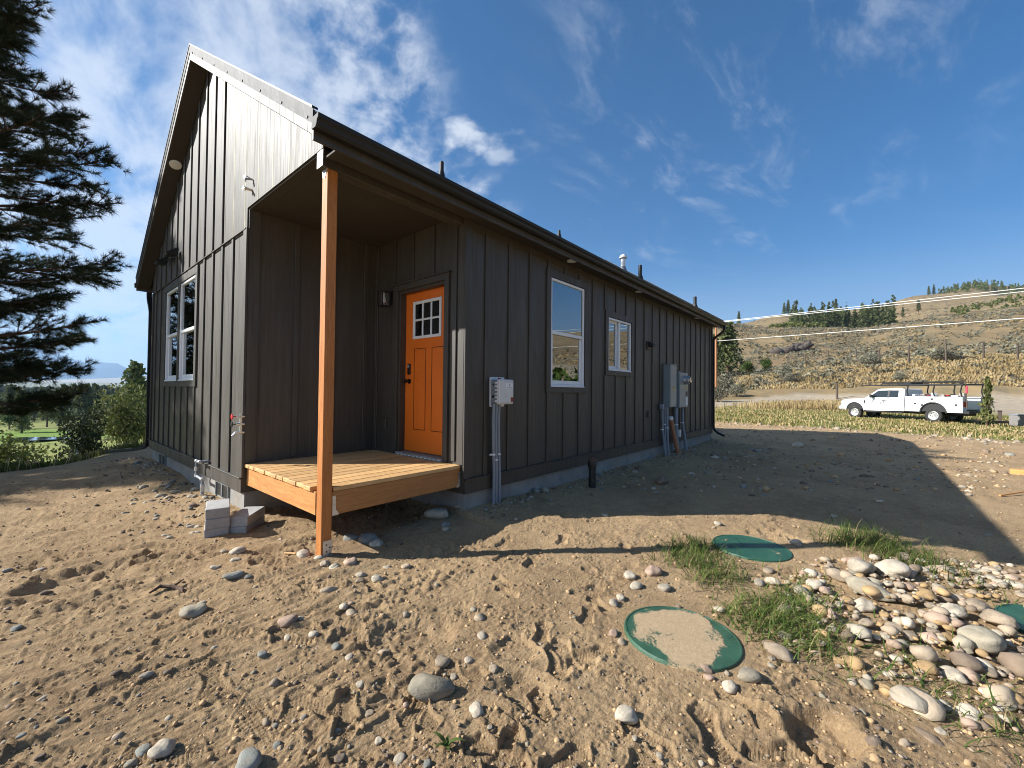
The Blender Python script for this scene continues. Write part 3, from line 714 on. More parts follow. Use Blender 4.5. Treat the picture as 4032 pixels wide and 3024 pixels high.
# small slider window
sw = bpy.data.objects.new('window', None); link(sw, house); sw['label'] = 'small white sliding window of two panes'
a, b, c, d = W2; fw = .034; m = MB()
for r in ((a, b, d - fw, d), (a, b, c, c + fw), (a, a + fw, c + fw, d - fw), (b - fw, b, c + fw, d - fw)): ub(m, mapx, r[0], r[1], -.09, .012, r[2], r[3], .004)
ub(m, mapx, a, b, 0, .026, c - .003, c + .014, .003); m.build('frame', M['vinyl'], sw)
m = MB(); ub(m, mapx, 5.335, 5.385, -.04, -.003, c + fw, d - fw, .004); m.build('mullion', M['vinyl'], sw)
m = MB()
for r in ((a + fw, 5.335, c + fw, c + fw + .05), (a + fw, 5.335, d - fw - .045, d - fw), (a + fw, a + fw + .045, c + fw + .05, d - fw - .045), (5.285, 5.335, c + fw + .05, d - fw - .045)): ub(m, mapx, r[0], r[1], -.075, -.042, r[2], r[3], .004)
m.build('sash', M['vinyl'], sw)
piece('pane', sw, lambda m: ub(m, mapx, 5.385, b - fw, -.024, -.019, c + fw, d - fw), 'glass')
piece('pane', sw, lambda m: ub(m, mapx, a + fw + .045, 5.285, -.060, -.055, c + fw + .05, d - fw - .045), 'glass')
# foundation with crawl-space vents
mb = MB(); mb.prism([(.02, PY + .02), (.02, W - .02), (L - .02, W - .02), (L - .02, .02), (PX + .02, .02), (PX + .02, PY + .02)], 2, -.5, ZBB - .001); fnd = mb.build('foundation', M['concrete'], house)
for (y0, y1, z0, z1) in ((5.66, 6.14, .075, .235), (2.33, 2.79, .085, .245)):
    mb = MB(); ub(mb, mapy, y0, y1, -.019, -.012, z0, z1); v = mb.build('foundation_vent', M['black_plastic'], fnd)
    mb = MB(); ub(mb, mapy, y0 - .012, y1 + .012, -.02, .004, z1, z1 + .014); ub(mb, mapy, y0 - .012, y0, -.02, .004, z0, z1); ub(mb, mapy, y1, y1 + .012, -.02, .004, z0, z1); ub(mb, mapy, (y0 + y1) / 2 - .012, (y0 + y1) / 2 + .012, -.02, .002, z0, z1); mb.build('vent_frame', M['grey_box'], fnd)
# roof
rf = bpy.data.objects.new('roof', None); link(rf, house)
for sgn, nm in ((1, 'roof_slope'), (-1, 'roof_slope')):
    mb = MB(); ye = YE if sgn > 0 else W - YE
    mb.prism([(ye, zroof(ye) - .05), (YR, ZR - .05), (YR, ZR - .09), (ye, zroof(ye) - .09)], 0, XR0 + .004, XR1 - .004)
    for k in range(25):
        x = XR0 + .3 + k * .46
        if x < XR1 - .1: mb.prism([(ye, zroof(ye) - .05), (YR, ZR - .05), (YR, ZR - .025), (ye, zroof(ye) - .025)], 0, x, x + .02)
    mb.build(nm, M['roof'], rf)
mb = MB(); mb.prism([(YR - .15, ZR - .115), (YR, ZR - .015), (YR + .15, ZR - .115), (YR + .15, ZR - .13), (YR, ZR - .035), (YR - .15, ZR - .13)], 0, XR0 + .03, XR1 - .03); mb.build('ridge_cap', M['flashing'], rf)
for xe, sx in ((XR0, -1), (XR1, 1)):
    for ye in (YE + .02, W - YE - .02):
        mb = MB(); mb.prism([(ye, zroof(ye) - .012), (YR, ZR - .012), (YR, ZR - .20), (ye, zroof(ye) - .20)], 0, xe, xe - sx * .022); mb.build('rake_board', M['trim'], rf)
        mb = MB(); ye2 = ye - .02 if ye < YR else ye + .02
        mb.prism([(ye2, zroof(ye2) - .002), (YR, ZR - .002), (YR, ZR - .108), (ye2, zroof(ye2) - .118)], 0, xe + sx * .001, xe + sx * .007); fl = mb.build('rake_flashing', M['flashing'], rf)
        mb = MB(); mb.prism([(ye2, zroof(ye2) + .016), (YR, ZR + .016), (YR, ZR - .004), (ye2, zroof(ye2) - .004)], 0, xe + sx * .014, xe - sx * .03); mb.build('drip_edge', M['black_metal'], rf)
        if sx < 0 and ye < YR:
            for k in range(8):
                y = -.18 + k * .5; z = zroof(y) - .092
                ms = MB(); ms.lathe([(.001, .006), (.008, .006), (.011, 0)], n=8, M=Matrix.Rotation(rad(-90), 4, 'Y')); ms.build('screw', M['black_metal'], rf, loc=(xe - .008, y, z))
        # soffit under the rake
        mb = MB(); mb.prism([(ye, zroof(ye) - .185), (YR, ZR - .185), (YR, ZR - .20), (ye, zroof(ye) - .20)], 0, xe - sx * .024, xe - sx * (.20 if sx < 0 else .15)); mb.build('rake_soffit', M['soffit'], rf)
for y0, y1 in ((YE, 0), (W, W - YE)):
    mb = MB(); mb.box(.004, XR1 - .02, y0 + (.02 if y0 < 0 else .001), y1 - (.001 if y0 < 0 else .02), 3.302, 3.318); mb.build('eave_soffit', M['soffit'], rf)
    yo = y0 if y0 < 0 else y1; s = -1 if y0 < 0 else 1
    mb = MB(); mb.box(XR0 + .001, XR1 - .001, yo, yo - s * .02, 3.246, zroof(yo) - .02); mb.build('fascia', M['trim'], rf)
    # K-style gutter: hollow profile
    g = [(0, 3.394), (0, 3.312), (.062, 3.306), (.078, 3.322), (.086, 3.352), (.104, 3.368), (.108, 3.396), (.100, 3.402), (.094, 3.396), (.094, 3.376), (.078, 3.360), (.070, 3.326), (.058, 3.314), (.008, 3.318), (.008, 3.394)]
    mb = MB(); mb.prism([(yo + s * (p + .001), z) for p, z in g], 0, -.232, 11.37); gt = mb.build('gutter', M['black_metal'], house)
    mb = MB(); cap = [(0, 3.394), (0, 3.312), (.062, 3.306), (.078, 3.322), (.086, 3.352), (.104, 3.368), (.108, 3.396)]
    mb.prism([(yo + s * (p + .001), z) for p, z in cap], 0, -.236, -.2325); mb.build('end_cap', M['flashing'], gt)
    mb = MB(); mb.prism([(yo + s * (p + .001), z) for p, z in cap], 0, 11.3705, 11.374); mb.build('end_cap', M['black_metal'], gt)
def rect_tube(name, path, wx, wy, mat, parent):
    """downspout: rectangular section swept along a path lying roughly in one vertical plane"""
    mb = MB(); path = [Vector(p) for p in path]; k = 0
    for i, p in enumerate(path):
        d = (path[min(i + 1, len(path) - 1)] - path[max(i - 1, 0)]).normalized()
        side = Vector(parent_side); n = d.cross(side).normalized()
        for (a_, b_) in ((-1, -1), (1, -1), (1, 1), (-1, 1)): mb.v.append(tuple(p + side * a_ * wx / 2 + n * b_ * wy / 2))
        if i:
            for j in range(4): mb.f.append((4 * i - 4 + j, 4 * i - 4 + (j + 1) % 4, 4 * i + (j + 1) % 4, 4 * i + j)); mb.m.append(0)
    mb.f += [(3, 2, 1, 0), tuple(4 * (len(path) - 1) + j for j in range(4))]; mb.m += [0, 0]
    return mb.build(name, M[mat], parent)
parent_side = (1, 0, 0)
yb = W - YE + .05
ds = rect_tube('downspout', [(-.02, yb, 3.31), (-.02, yb, 3.18), (-.02, yb - .02, 3.12), (-.02, yb - .12, 3.02), (-.02, yb - .2, 2.93), (-.02, W + .06, 2.84), (-.02, W + .06, 2.4), (-.02, W + .06, .55), (-.02, W + .06, .38), (-.025, W + .08, .30)], .075, .055, 'black_metal', house)
dv = Vector((-.52, .98, 0)).normalized(); parent_side = (dv[1], -dv[0], 0)
rect_tube('downspout_extension', [(-.015, W + .05, .40), (-.03, W + .09, .31), (-.08, W + .19, .25), (-.18, W + .42, .20), (-.47, W + 1.02, .13)], .075, .06, 'black_metal', house)
parent_side = (1, 0, 0)
pts = [(11.27, -.325, 3.32)] + [(11.27, -.325 + .29 * t * t * (3 - 2 * t), 3.22 - .30 * t) for t in (0, .2, .4, .6, .8, 1)] + [(11.27, -.035, 2.8), (11.27, -.035, 2.0), (11.27, -.035, .48), (11.27, -.06, .36), (11.27, -.16, .27), (11.27, -.33, .20)]
rect_tube('downspout', pts, .075, .055, 'black_metal', house)
# door
door = bpy.data.objects.new('door', None); link(door, house); door['label'] = 'orange painted front door with six small panes'
dx = -.085
mb = MB(); ub(mb, mapd, .372, 1.228, dx - .045, dx, .622, 2.648, .003); slab = mb.build('door_slab', M['door'], door)
for (y0, y1) in ((.44, .685), (.80, 1.04)):
    mb = MB()
    for r in ((y0, y1, 1.924, 1.930), (y0, y1, .900, .906), (y0, y0 + .006, .906, 1.924), (y1 - .006, y1, .906, 1.924)): ub(mb, mapd, r[0], r[1], dx - .001, dx + .003, r[2], r[3])
    mb.build('panel_moulding', M['bronze_hw'], door)
    mb = MB(); ub(mb, mapd, y0 + .018, y1 - .018, dx - .001, dx + .005, .922, 1.910, .004); mb.build('door_panel', M['door'], door)
g0, g1, h0, h1 = .505, 1.065, 2.052, 2.530
mb = MB()
for r in ((g0, g1, h1 - .036, h1), (g0, g1, h0, h0 + .036), (g0, g0 + .04, h0 + .036, h1 - .036), (g1 - .04, g1, h0 + .036, h1 - .036)): ub(mb, mapd, r[0], r[1], dx - .002, dx + .014, r[2], r[3], .004)
cw = (g1 - g0 - .08 - .05) / 3
for k in (1, 2): ub(mb, mapd, g0 + .04 + k * cw + (k - 1) * .025, g0 + .04 + k * cw + k * .025, dx - .002, dx + .011, h0 + .036, h1 - .036, .004)
zc_ = (h0 + h1) / 2; ub(mb, mapd, g0 + .04, g1 - .04, dx - .0025, dx + .0105, zc_ - .012, zc_ + .012, .004)
gl = mb.build('glazing_bars', M['vinyl'], door)
for k in range(3):
    for z0, z1 in ((h0 + .036, zc_ - .012), (zc_ + .012, h1 - .036)):
        y0 = g0 + .04 + k * (cw + .025)
        mb = MB(); ub(mb, mapd, y0, y0 + cw, dx + .002, dx + .004, z0, z1); mb.build('pane', M['glass'], door)
# black sheet close behind the door panes, standing in for the unlit room
piece('dark_room_sheet', door, lambda m: ub(m, mapd, g0 + .04, g1 - .04, dx + .0004, dx + .0008, h0 + .036, h1 - .036), 'black_plastic')
mb = MB(); ub(mb, mapd, .725, .835, dx + .0009, dx + .0013, zc_ + .014, zc_ + .12); ub(mb, mapd, .775, .835, dx + .0009, dx + .0013, zc_ + .12, zc_ + .17); mb.build('blue_tape', M['blue'], door)
mb = MB(); Rm = Matrix.Rotation(rad(-90), 4, 'Y')
ub(mb, mapd, 1.105, 1.165, dx, dx + .022, 1.60, 1.74, .012); lk = mb.build('keypad_lock', M['bronze_hw'], door)
mb = MB(); ub(mb, mapd, 1.117, 1.153, dx + .022, dx + .024, 1.69, 1.725, .001); mb.build('keypad', M['grey_pvc'], door)
mb = MB(); mb.lathe([(.033, 0), (.033, .008), (.014, .012), (.012, .035), (.022, .042), (.027, .055), (.024, .068), (.010, .074), (.001, .075)], n=20, M=Rm); mb.build('knob', M['bronze_hw'], door, 40, loc=(PX - dx, 1.135, 1.515))
mb = MB(); ub(mb, mapd, .343, 1.257, -.14, .035, .5775, .612, .004); th = mb.build('threshold', M['weathered'], door)
for k in range(11):
    y = .37 + k * .08; mb = MB(); ub(mb, mapd, y, y + .045, .0355, .0368, .584, .594); mb.build('threshold_clip', M['white'], door)
mb = MB()
for r in ((.343, .372, .612, 2.677), (1.228, 1.257, .612, 2.677), (.372, 1.228, 2.648, 2.677)): ub(mb, mapd, r[0], r[1], -.15, .0, r[2], r[3], .002)
mb.build('jamb', M['trim'], door)
for r in ((TD[0], .339, .585, 2.681), (1.261, TD[1], .585, 2.681), (TD[0], TD[1], 2.681, TD[3]), (TD[0] - .02, TD[1] + .03, TD[3], TD[3] + .02)):
    piece('door_trim', dw, lambda m: ub(m, mapd, r[0], r[1], 0, .03 if r[3] < 2.77 else .05, r[2], r[3], .003), 'trim')
# recessed lights in the soffits, pipes on the roof
for (x, y, z) in ((3.55, -.125, 3.301), (5.90, -.125, 3.301), (9.45, -.125, 3.301)):
    mb = MB(); mb.lathe([(.075, .0), (.072, -.009), (.055, -.012), (.001, -.012)], n=24); mb.build('recessed_light', M['white'], house, 40, loc=(x, y, z))
mb = MB(); y = 4.83; mb.lathe([(.08, .0), (.077, -.009), (.06, -.012), (.001, -.012)], n=28); o = mb.build('recessed_light', M['white'], house, 40, loc=(-.105, y, zroof(y) - .2005)); o.rotation_euler = (-math.atan(SL), 0, 0)
def roof_pipe(name, x, y, ztop, r, mat, cap=False):
    mb = MB(); z0 = zroof(y); p = bpy.data.objects.new(name, None); link(p, house)
    mb.cyl((x, y, z0 - .05), (x, y, ztop), r, n=16); mb.build('pipe', M[mat], p, 40)
    mb = MB(); mb.lathe([(r * 1.8, z0 - .12), (r * 1.6, z0 - .01), (r * 1.12, z0 + .05), (r * 1.08, z0 + .06)], c=(x, y, 0), n=16); mb.build('flashing_boot', M['black_plastic'] if not cap else M['grey_pvc'], p, 40)
    if cap:
        mb = MB(); mb.lathe([(r * 1.05, ztop - .02), (r * 1.75, ztop - .01), (r * 1.75, ztop + .015), (r * 1.2, ztop + .06), (r * .6, ztop + .085), (.001, ztop + .09)], c=(x, y, 0), n=18); mb.build('vent_cap', M['white'], p, 40)
roof_pipe('vent_pipe', 2.60, 1.678, 4.975, .034, 'black_plastic'); roof_pipe('vent_pipe', 7.95, 3.083, 5.86, .04, 'black_plastic')
roof_pipe('flue', 8.187, 1.295, 4.80, .055, 'white', True); roof_pipe('vent_pipe', 7.516, .554, 4.31, .042, 'black_plastic'); roof_pipe('vent_pipe', 11.12, .43, 4.22, .045, 'black_plastic')

# ------------------------------------------------------------------ porch: beam, post and deck
mb = MB(); mb.box(-.004, PX - .004, .036, .146, 3.246, HB - .001, .004); bm_ = mb.build('porch_beam', M['trim'], house)
post = tag(empty('porch_post', (.081, .0925, 0)), 'stained cedar post holding up the porch corner of the house', 'post')
mb = MB(); mb.box(-.0435, .0435, -.049, .049, -.02, 3.246, .004); mb.build('timber', M['post'], post)
mb = MB(); mb.box(-.028, .0445, -.0535, -.0495, .0, .145, .0); pb = mb.build('base_bracket', M['galv'], post)
for (x, z) in ((.0, .11), (.028, .085), (.0, .055), (.028, .03)):
    mb = MB(); mb.lathe([(.006, .0), (.006, .004), (.001, .005)], n=8, M=Matrix.Rotation(rad(90), 4, 'X')); mb.build('bolt', M['black_metal'], pb, loc=(x, -.0535, z))
mb = MB(); mb.prism([(-.046, 3.246), (.046, 3.246), (.034, 3.19), (.004, 3.165), (-.020, 3.20)], 0, -.0475, -.0440); mb.build('cap_bracket', M['galv'], post)
mb = MB(); mb.box(-.089, -.0855, -.055, .052, 3.25, 3.385, .001); mb.build('cap_plate', M['galv'], post)
deck = tag(empty('porch_deck', (.0, .0, 0)), 'new cedar plank porch deck in front of the orange door', 'deck')
for k in range(12):
    y0 = .046 + .1472 * k; y1 = min(y0 + .139, PY - .003); x0 = .004 + .012 * random.random() + (.126 if y0 < .12 else 0)
    mb = MB(); mb.box(0, 1.575 - x0, 0, y1 - y0, 0, .0365, .004); mb.build('deck_board', M['deck'], deck, loc=(x0, y0, .540))
mb = MB(); mb.box(.030, .068, .1425, PY - .004, .344, .539, .003); mb.build('rim_board', M['rim_y'], deck)
mb = MB(); mb.box(.1255, 1.572, .044, .082, .344, .539, .003); mb.build('rim_board', M['rim_x'], deck)
for x in (.42, .82, 1.22):
    mb = MB(); mb.box(x, x + .038, .083, PY - .004, .352, .539); mb.build('joist', M['rim_y'], deck)
for x, s in ((.1262, 1), (1.5705, -1)):
    mb = MB(); mb.prism([(x, .505), (x + s * .03, .505), (x + s * .03, .39), (x + s * .055, .352), (x + s * .055, .34), (x, .34)], 1, .0405, .0435); mb.build('joist_hanger', M['galv'], deck)

# ------------------------------------------------------------------ fittings on the walls
def T(name, label, cat, loc=(0, 0, 0), rz=0.0, group=None): return tag(empty(name, loc, rz), label, cat, group)
ln = T('wall_lantern', 'small black wall lantern beside the orange door', 'lantern', (PX, 1.425, 2.60))
mb = MB(); mb.box(-.016, -.001, -.045, .045, -.06, .12, .006); mb.build('back_plate', M['black_metal'], ln)
mb = MB(); mb.box(-.12, -.016, -.012, .012, .075, .095, .003); mb.box(-.185, -.055, -.065, .065, .060, .076, .004); mb.build('arm_and_top', M['black_metal'], ln)
mb = MB()
for x in (-.178, -.070):
    for y in (-.054, .054): mb.box(x - .005, x + .005, y - .005, y + .005, -.10, .06)
mb.box(-.183, -.065, -.059, .059, -.108, -.10); mb.build('cage', M['black_metal'], ln)
mb = MB(); mb.box(-.174, -.074, -.05, .05, -.098, .059); mb.build('lamp_glass', M['lamp_glass'], ln)
mb = MB(); mb.lathe([(.010, .055), (.012, .02), (.026, -.02), (.028, -.04), (.018, -.062), (.001, -.068)], n=16); mb.build('bulb', M['bulb'], ln, 40, loc=(-.124, 0, 0))
ot = T('outlet_cover', 'small dark outlet cover low on the porch wall beside the door', 'outlet', (PX, 1.54, .955))
mb = MB(); mb.box(-.03, 0, -.045, .045, -.065, .065, .006); mb.build('cover', M['trim'], ot)
ot = T('outlet_cover', 'dark outlet cover on the long wall below the black vent hood', 'outlet', (6.62, 0, .965))
mb = MB(); mb.box(-.04, .04, -.045, -.019, -.06, .06, .006); mb.build('cover', M['trim'], ot)
vh = T('vent_hood', 'black dryer vent hood high on the long wall', 'vent', (6.66, 0, 2.37))
mb = MB(); mb.box(-.11, .11, -.022, -.001, -.10, .07, .004); mb.build('back_plate', M['trim'], vh)
mb = MB(); mb.prism([(-.022, .06), (-.05, .06), (-.13, -.02), (-.125, -.045), (-.022, -.045)], 0, -.09, .09); mb.build('hood', M['black_plastic'], vh)
fl_ = T('flood_light', 'black twin flood light under the left rake of the gable', 'light', (-.014, 5.22, 3.50))
mb = MB(); mb.box(-.02, -.006, -.06, .06, -.06, .06, .006); mb.build('back_plate', M['black_metal'], fl_)
mb = MB(); mb.tube([(-.06, -.34, .02), (-.06, 0, .0), (-.06, .34, .0)], .011, 8); mb.cyl((-.006, 0, 0), (-.06, 0, 0), .014, n=8); mb.build('arm', M['black_metal'], fl_)
for s in (-1, 1):
    mb = MB(); mb.prism([(-.03, .07), (-.07, .075), (-.19, -.02), (-.175, -.05), (-.05, -.035)], 1, s * .34 - .10, s * .34 + .10); mb.build('lamp_head', M['black_metal'], fl_)
cb = T('camera_bracket', 'bent silver camera brackets screwed to the sunlit gable siding', 'bracket', (-.012, 1.70, 3.63))
for (y, z, ry, r2) in ((.02, .06, .5, .4), (-.03, .02, -.6, -.3), (.03, -.06, .2, .9), (-.02, -.09, -.3, -.8)):
    Tm = Matrix.Translation((-.03, y, z)) @ Matrix.Rotation(ry, 4, 'Z') @ Matrix.Rotation(r2, 4, 'X')
    mb = MB(); mb.box(-.035, .03, -.012, .012, -.003, .003, 0, 0, Tm); mb.box(-.038, -.032, -.014, .014, -.035, .003, 0, 0, Tm); mb.build('bracket_plate', M['galv'], cb)
fc = T('hose_faucet', 'brass valve stack with a red and a black handle by the porch corner', 'faucet', (-.024, 1.735, 1.02))
mb = MB(); mb.cyl((-.03, 0, -.10), (-.03, 0, .11), .017, n=12)
for z in (.08, -.0, -.09): mb.cyl((.0, 0, z), (-.075, 0, z), .015, n=12); mb.lathe([(.024, -.01), (.024, .01)], c=(-.03, 0, z), n=6)
mb.cyl((-.075, 0, -.09), (-.105, .0, -.125), .014, n=10); mb.build('valve_body', M['chrome'], fc, 40)
for z, mt in ((.08, 'red'), (.0, 'black_metal')):
    mb = MB(); mb.cyl((-.075, 0, z), (-.115, 0, z), .006, n=8); mb.lathe([(.026, -.005), (.031, -.003), (.031, .003), (.026, .005)], c=(-.115, 0, z), n=14, M=Rm); mb.lathe([(.001, -.003), (.027, -.002), (.027, .002), (.001, .003)], c=(-.115, 0, z), n=14, M=Rm); mb.build('handle', M[mt], fc, 40)
gp = T('gas_pipe', 'black threaded gas stub pipe standing out of the gable foundation', 'pipe', (0, 0, 0))
path = [(.01, 3.06, .462), (-.09, 3.06, .462), (-.10, 3.08, .46), (-.10, 3.235, .452), (-.10, 3.245, .44), (-.10, 3.24, .275), (-.10, 3.23, .262), (-.10, 2.97, .255), (-.10, 2.955, .245), (-.10, 2.95, -.05)]
mb = MB(); mb.tube(path, .0165, 10); mb.build('pipe', M['grey_pvc'], gp, 40)
for p, q in (((-.10, 3.25, .455), (-.10, 3.20, .455)), ((-.10, 3.242, .38), (-.10, 3.242, .33)), ((-.10, 3.238, .29), (-.10, 3.238, .25)), ((-.10, 2.99, .255), (-.10, 2.94, .255)), ((-.10, 2.952, .20), (-.10, 2.952, .11)), ((-.10, 2.95, .08), (-.10, 2.95, .02)), ((-.10, 3.05, .461), (-.10, 3.09, .461))):
    mb = MB(); mb.cyl(p, q, .024, n=12); mb.build('pipe_fitting', M['galv'], gp, 40)
# pump control box with three conduits
pc = T('control_box', 'pale grey pump control box with a red button on the long wall', 'control box', (2.08, 0, 1.39))
mb = MB(); mb.box(-.115, .125, -.03, -.001, -.175, .175, .004); mb.build('mounting_plate', M['white'], pc)
mb = MB(); mb.box(-.12, .12, -.125, -.031, -.137, .140, .010); mb.build('enclosure', M['grey_box'], pc)
mb = MB(); mb.box(-.127, .127, -.18, -.1255, -.143, .146, .012); lid = mb.build('lid', M['pale_box'], pc)
mb = MB(); mb.box(-.108, .112, -.184, -.1805, -.120, .118, .003); mb.build('lid_face', M['pale_box'], lid)
mb = MB(); mb.box(-.025, .098, -.1868, -.1845, .035, .105); sk = mb.build('name_sticker', M['white'], pc)
mb = MB()
for (x0, x1, z0, z1) in ((.030, .042, .078, .098), (.024, .048, .068, .076), (-.012, .085, .045, .052)): mb.box(x0, x1, -.1874, -.1870, z0, z1)
mb.build('sticker_print', M['grey_box'], sk)
mb = MB(); mb.box(.065, .108, -.1868, -.1845, -.115, -.062); mb.build('warning_label', M['dark_red'], pc)
for k in range(6):
    mb = MB(); mb.box(-.133, -.120, -.15, -.11, -.115 + k * .042, -.095 + k * .042, .004); mb.build('latch', M['white'], pc)
for z in (-.07, .05):
    mb = MB(); mb.box(.127, .137, -.165, -.13, z, z + .03, .003); mb.build('hinge', M['white'], pc)
mb = MB(); mb.lathe([(.02, 0), (.02, .014), (.014, .022), (.001, .025)], n=14); mb.build('button', M['red'], pc, 40, loc=(-.03, -.085, .14))
for z, r in ((.085, .010), (-.055, .017)):
    mb = MB(); mb.lathe([(r, 0), (r, .004), (.001, .005)], n=14, M=Matrix.Rotation(rad(-90), 4, 'Y')); mb.build('knockout', M['black_plastic'], pc, loc=(-.12, -.075, z))
def conduit(parent, path, r, clips=(), mat='grey_pvc', name='conduit'):
    mb = MB(); mb.tube(path, r, 12); o = mb.build(name, M[mat], parent, 40)
    for z in clips:
        i = min(range(len(path) - 1), key=lambda i: 0 if min(path[i][2], path[i + 1][2]) <= z <= max(path[i][2], path[i + 1][2]) else 1)
        t = (z - path[i][2]) / (path[i + 1][2] - path[i][2] + 1e-9); p = Vector(path[i]).lerp(Vector(path[i + 1]), t)
        mb = MB(); mb.cyl((p[0], p[1], z - .010), (p[0], p[1], z + .010), r + .004, n=12); mb.box(p[0] - r - .03, p[0] - r, p[1] + .0, p[1] + r, z - .010, z + .010); mb.build('clip', M['white'], o)
    return o
for k, (xt, xb, zc) in enumerate(((-.115, -.075, .665), (-.07, -.035, .60), (-.025, .018, .66))):
    pt = [(xt + .0, -.085, -.14), (xt - .01, -.085, -.3), (xt - .012 + .3 * (xb - xt), -.08, -.6), (xb * .7 + xt * .3, -.072, -.95), (xb, -.06, -1.45)]
    conduit(pc, pt, .0185, (zc - 1.39,))
# main panel and meter
bx = T('breaker_panel', 'tall grey breaker panel with yellow label left of the electric meter', 'electrical panel', (7.665, 0, 1.552))
mb = MB(); mb.box(-.195, .195, -.15, -.001, -.462, .462, .006); mb.box(-.205, .205, -.165, -.001, .462, .478, .003); mb.build('cabinet', M['blue_grey'], bx)
mb = MB(); mb.box(-.182, .188, -.156, -.1505, -.455, .45, .003); cv = mb.build('cover', M['grey_box'], bx)
mb = MB(); mb.box(-.045, .055, -.1580, -.1565, -.105, -.02); mb.build('warning_label', M['yellow'], cv)
mb = MB(); mb.box(-.03, .04, -.1588, -.1582, -.045, -.022); mb.build('label_print', M['black_plastic'], cv)
mt = T('electric_meter', 'grey meter box with a round glass meter on the long wall', 'electric meter', (8.35, 0, 1.47))
mb = MB(); mb.box(-.29, .29, -.15, -.001, -.405, .40, .006); mb.cyl((-.1, -.07, .40), (-.1, -.07, .435), .03, n=12); mb.build('cabinet', M['blue_grey'], mt)
mb = MB(); mb.box(-.275, .28, -.156, -.1505, -.395, .0, .003); mb.box(-.275, .28, -.156, -.1505, .008, .392, .003); mb.build('cover', M['grey_box'], mt)
Ry = Matrix.Rotation(rad(90), 4, 'X')
mb = MB(); mb.lathe([(.105, 0), (.105, .03), (.098, .035), (.098, .05), (.088, .055), (.088, .11), (.075, .118), (.001, .118)], n=28, M=Ry); me_ = mb.build('meter', M['galv'], mt, 35, loc=(.05, -.156, .23))
mb = MB(); mb.lathe([(.074, .119), (.074, .135), (.05, .142), (.001, .143)], n=24, M=Ry); mb.build('meter_glass', M['lamp_glass'], mt, 35, loc=(.05, -.156, .23))
mb = MB(); mb.lathe([(.068, .1185), (.001, .1195)], n=20, M=Ry); mb.build('dial', M['white'], mt, loc=(.05, -.156, .23))
mb = MB(); mb.box(.12, .25, -.1585, -.1565, -.15, -.035); mb.build('window_label', M['black_plastic'], mt)
mb = MB(); mb.box(.13, .25, -.1585, -.1565, -.36, -.16); mb.build('paper_label', M['white'], mt)
mb = MB(); mb.box(.13, .20, -.1585, -.1565, .0, .075); mb.build('warning_label', M['yellow'], mt)
cs = T('conduit_bundle', 'bundle of grey conduits rising from the soil into the breaker panel', 'conduits', (7.4, 0, 0))
mb = MB(); mb.box(-.215, -.14, -.11, -.02, 1.04, 1.16, .012); mb.build('conduit_body', M['grey_pvc'], cs)
conduit(cs, [(-.178, -.075, 1.05), (-.16, -.08, .6), (-.12, -.095, .3), (-.075, -.12, .0)], .024, (.62,))
conduit(cs, [(-.02, -.07, 1.09), (-.01, -.07, .6), (.03, -.09, .0)], .019, (.72,))
conduit(cs, [(.09, -.08, 1.09), (.09, -.08, .6), (.13, -.10, .0)], .030, (.64,))
op = T('capped_pipe', 'leaning orange brown pipe with a white cap among the grey conduits', 'pipe', (7.67, -.12, .86))
mb = MB(); mb.tube([(0, .02, 0), (.12, .0, -.35), (.29, -.05, -.88)], .042, 14); mb.build('pipe', M['orange_pvc'], op, 40)
mb = MB(); mb.lathe([(.047, -.05), (.047, .01), (.04, .02), (.001, .022)], n=16); o = mb.build('cap', M['white'], op, 40, loc=(-.002, .02, 0)); o.rotation_euler = (0, rad(-18), 0)
c4 = T('meter_conduit', 'pair of grey conduits rising from the soil into the meter box', 'conduits', (8.1, 0, 0))
conduit(c4, [(-.08, -.09, 1.065), (-.08, -.09, .7), (-.06, -.10, .2), (-.05, -.11, .0)], .045, (.68, .14))
conduit(c4, [(.39, -.08, 1.065), (.40, -.08, .7), (.47, -.10, .35), (.55, -.13, .0)], .033, (.70,))
mb = MB(); mb.box(-.01, .05, -.16, -.10, .40, .56, .004); mb.build('tag_plate', M['white'], c4)
co_ = T('cleanout_pipe', 'black capped cleanout pipe standing in the soil by the long wall', 'pipe', (3.744, -.369, gz(3.744, -.369) + .02))
mb = MB(); mb.cyl((0, 0, -.15), (.004, 0, .36), .052, n=20); mb.build('pipe', M['black_plastic'], co_, 40)
mb = MB(); mb.lathe([(.058, .27), (.062, .28), (.062, .35), (.058, .36)], n=20); mb.build('collar', M['black_plastic'], co_, 40)
mb = MB(); mb.lathe([(.066, .36), (.066, .385), (.028, .39), (.028, .42), (.001, .421)], n=20); mb.build('cap', M['bark'], co_, 40)
# concrete blocks
random.seed(21)
def blocks(n, x, y, rz, label):
    z = gz(x, y) - .012
    for k in range(n):
        mb = MB(); mb.box(-.095, .095, -.195, .195, 0, .091, .005)
        o = mb.build('concrete_block', M['block'], None, loc=(x + random.uniform(-.006, .006), y + random.uniform(-.006, .006), z + k * .0915), rot=(0, 0, rz + random.uniform(-.03, .03)))
        tag(o, ('bottom', 'middle' if n == 3 else 'top', 'top')[k] + label, 'concrete block', 'grey concrete blocks stacked by the porch')
blocks(3, -.325, 1.44, rad(-15), ' grey block of the stack of three beside the foundation')
blocks(2, -.10, 1.37, rad(-42), ' grey block of the stack of two beside the deck')

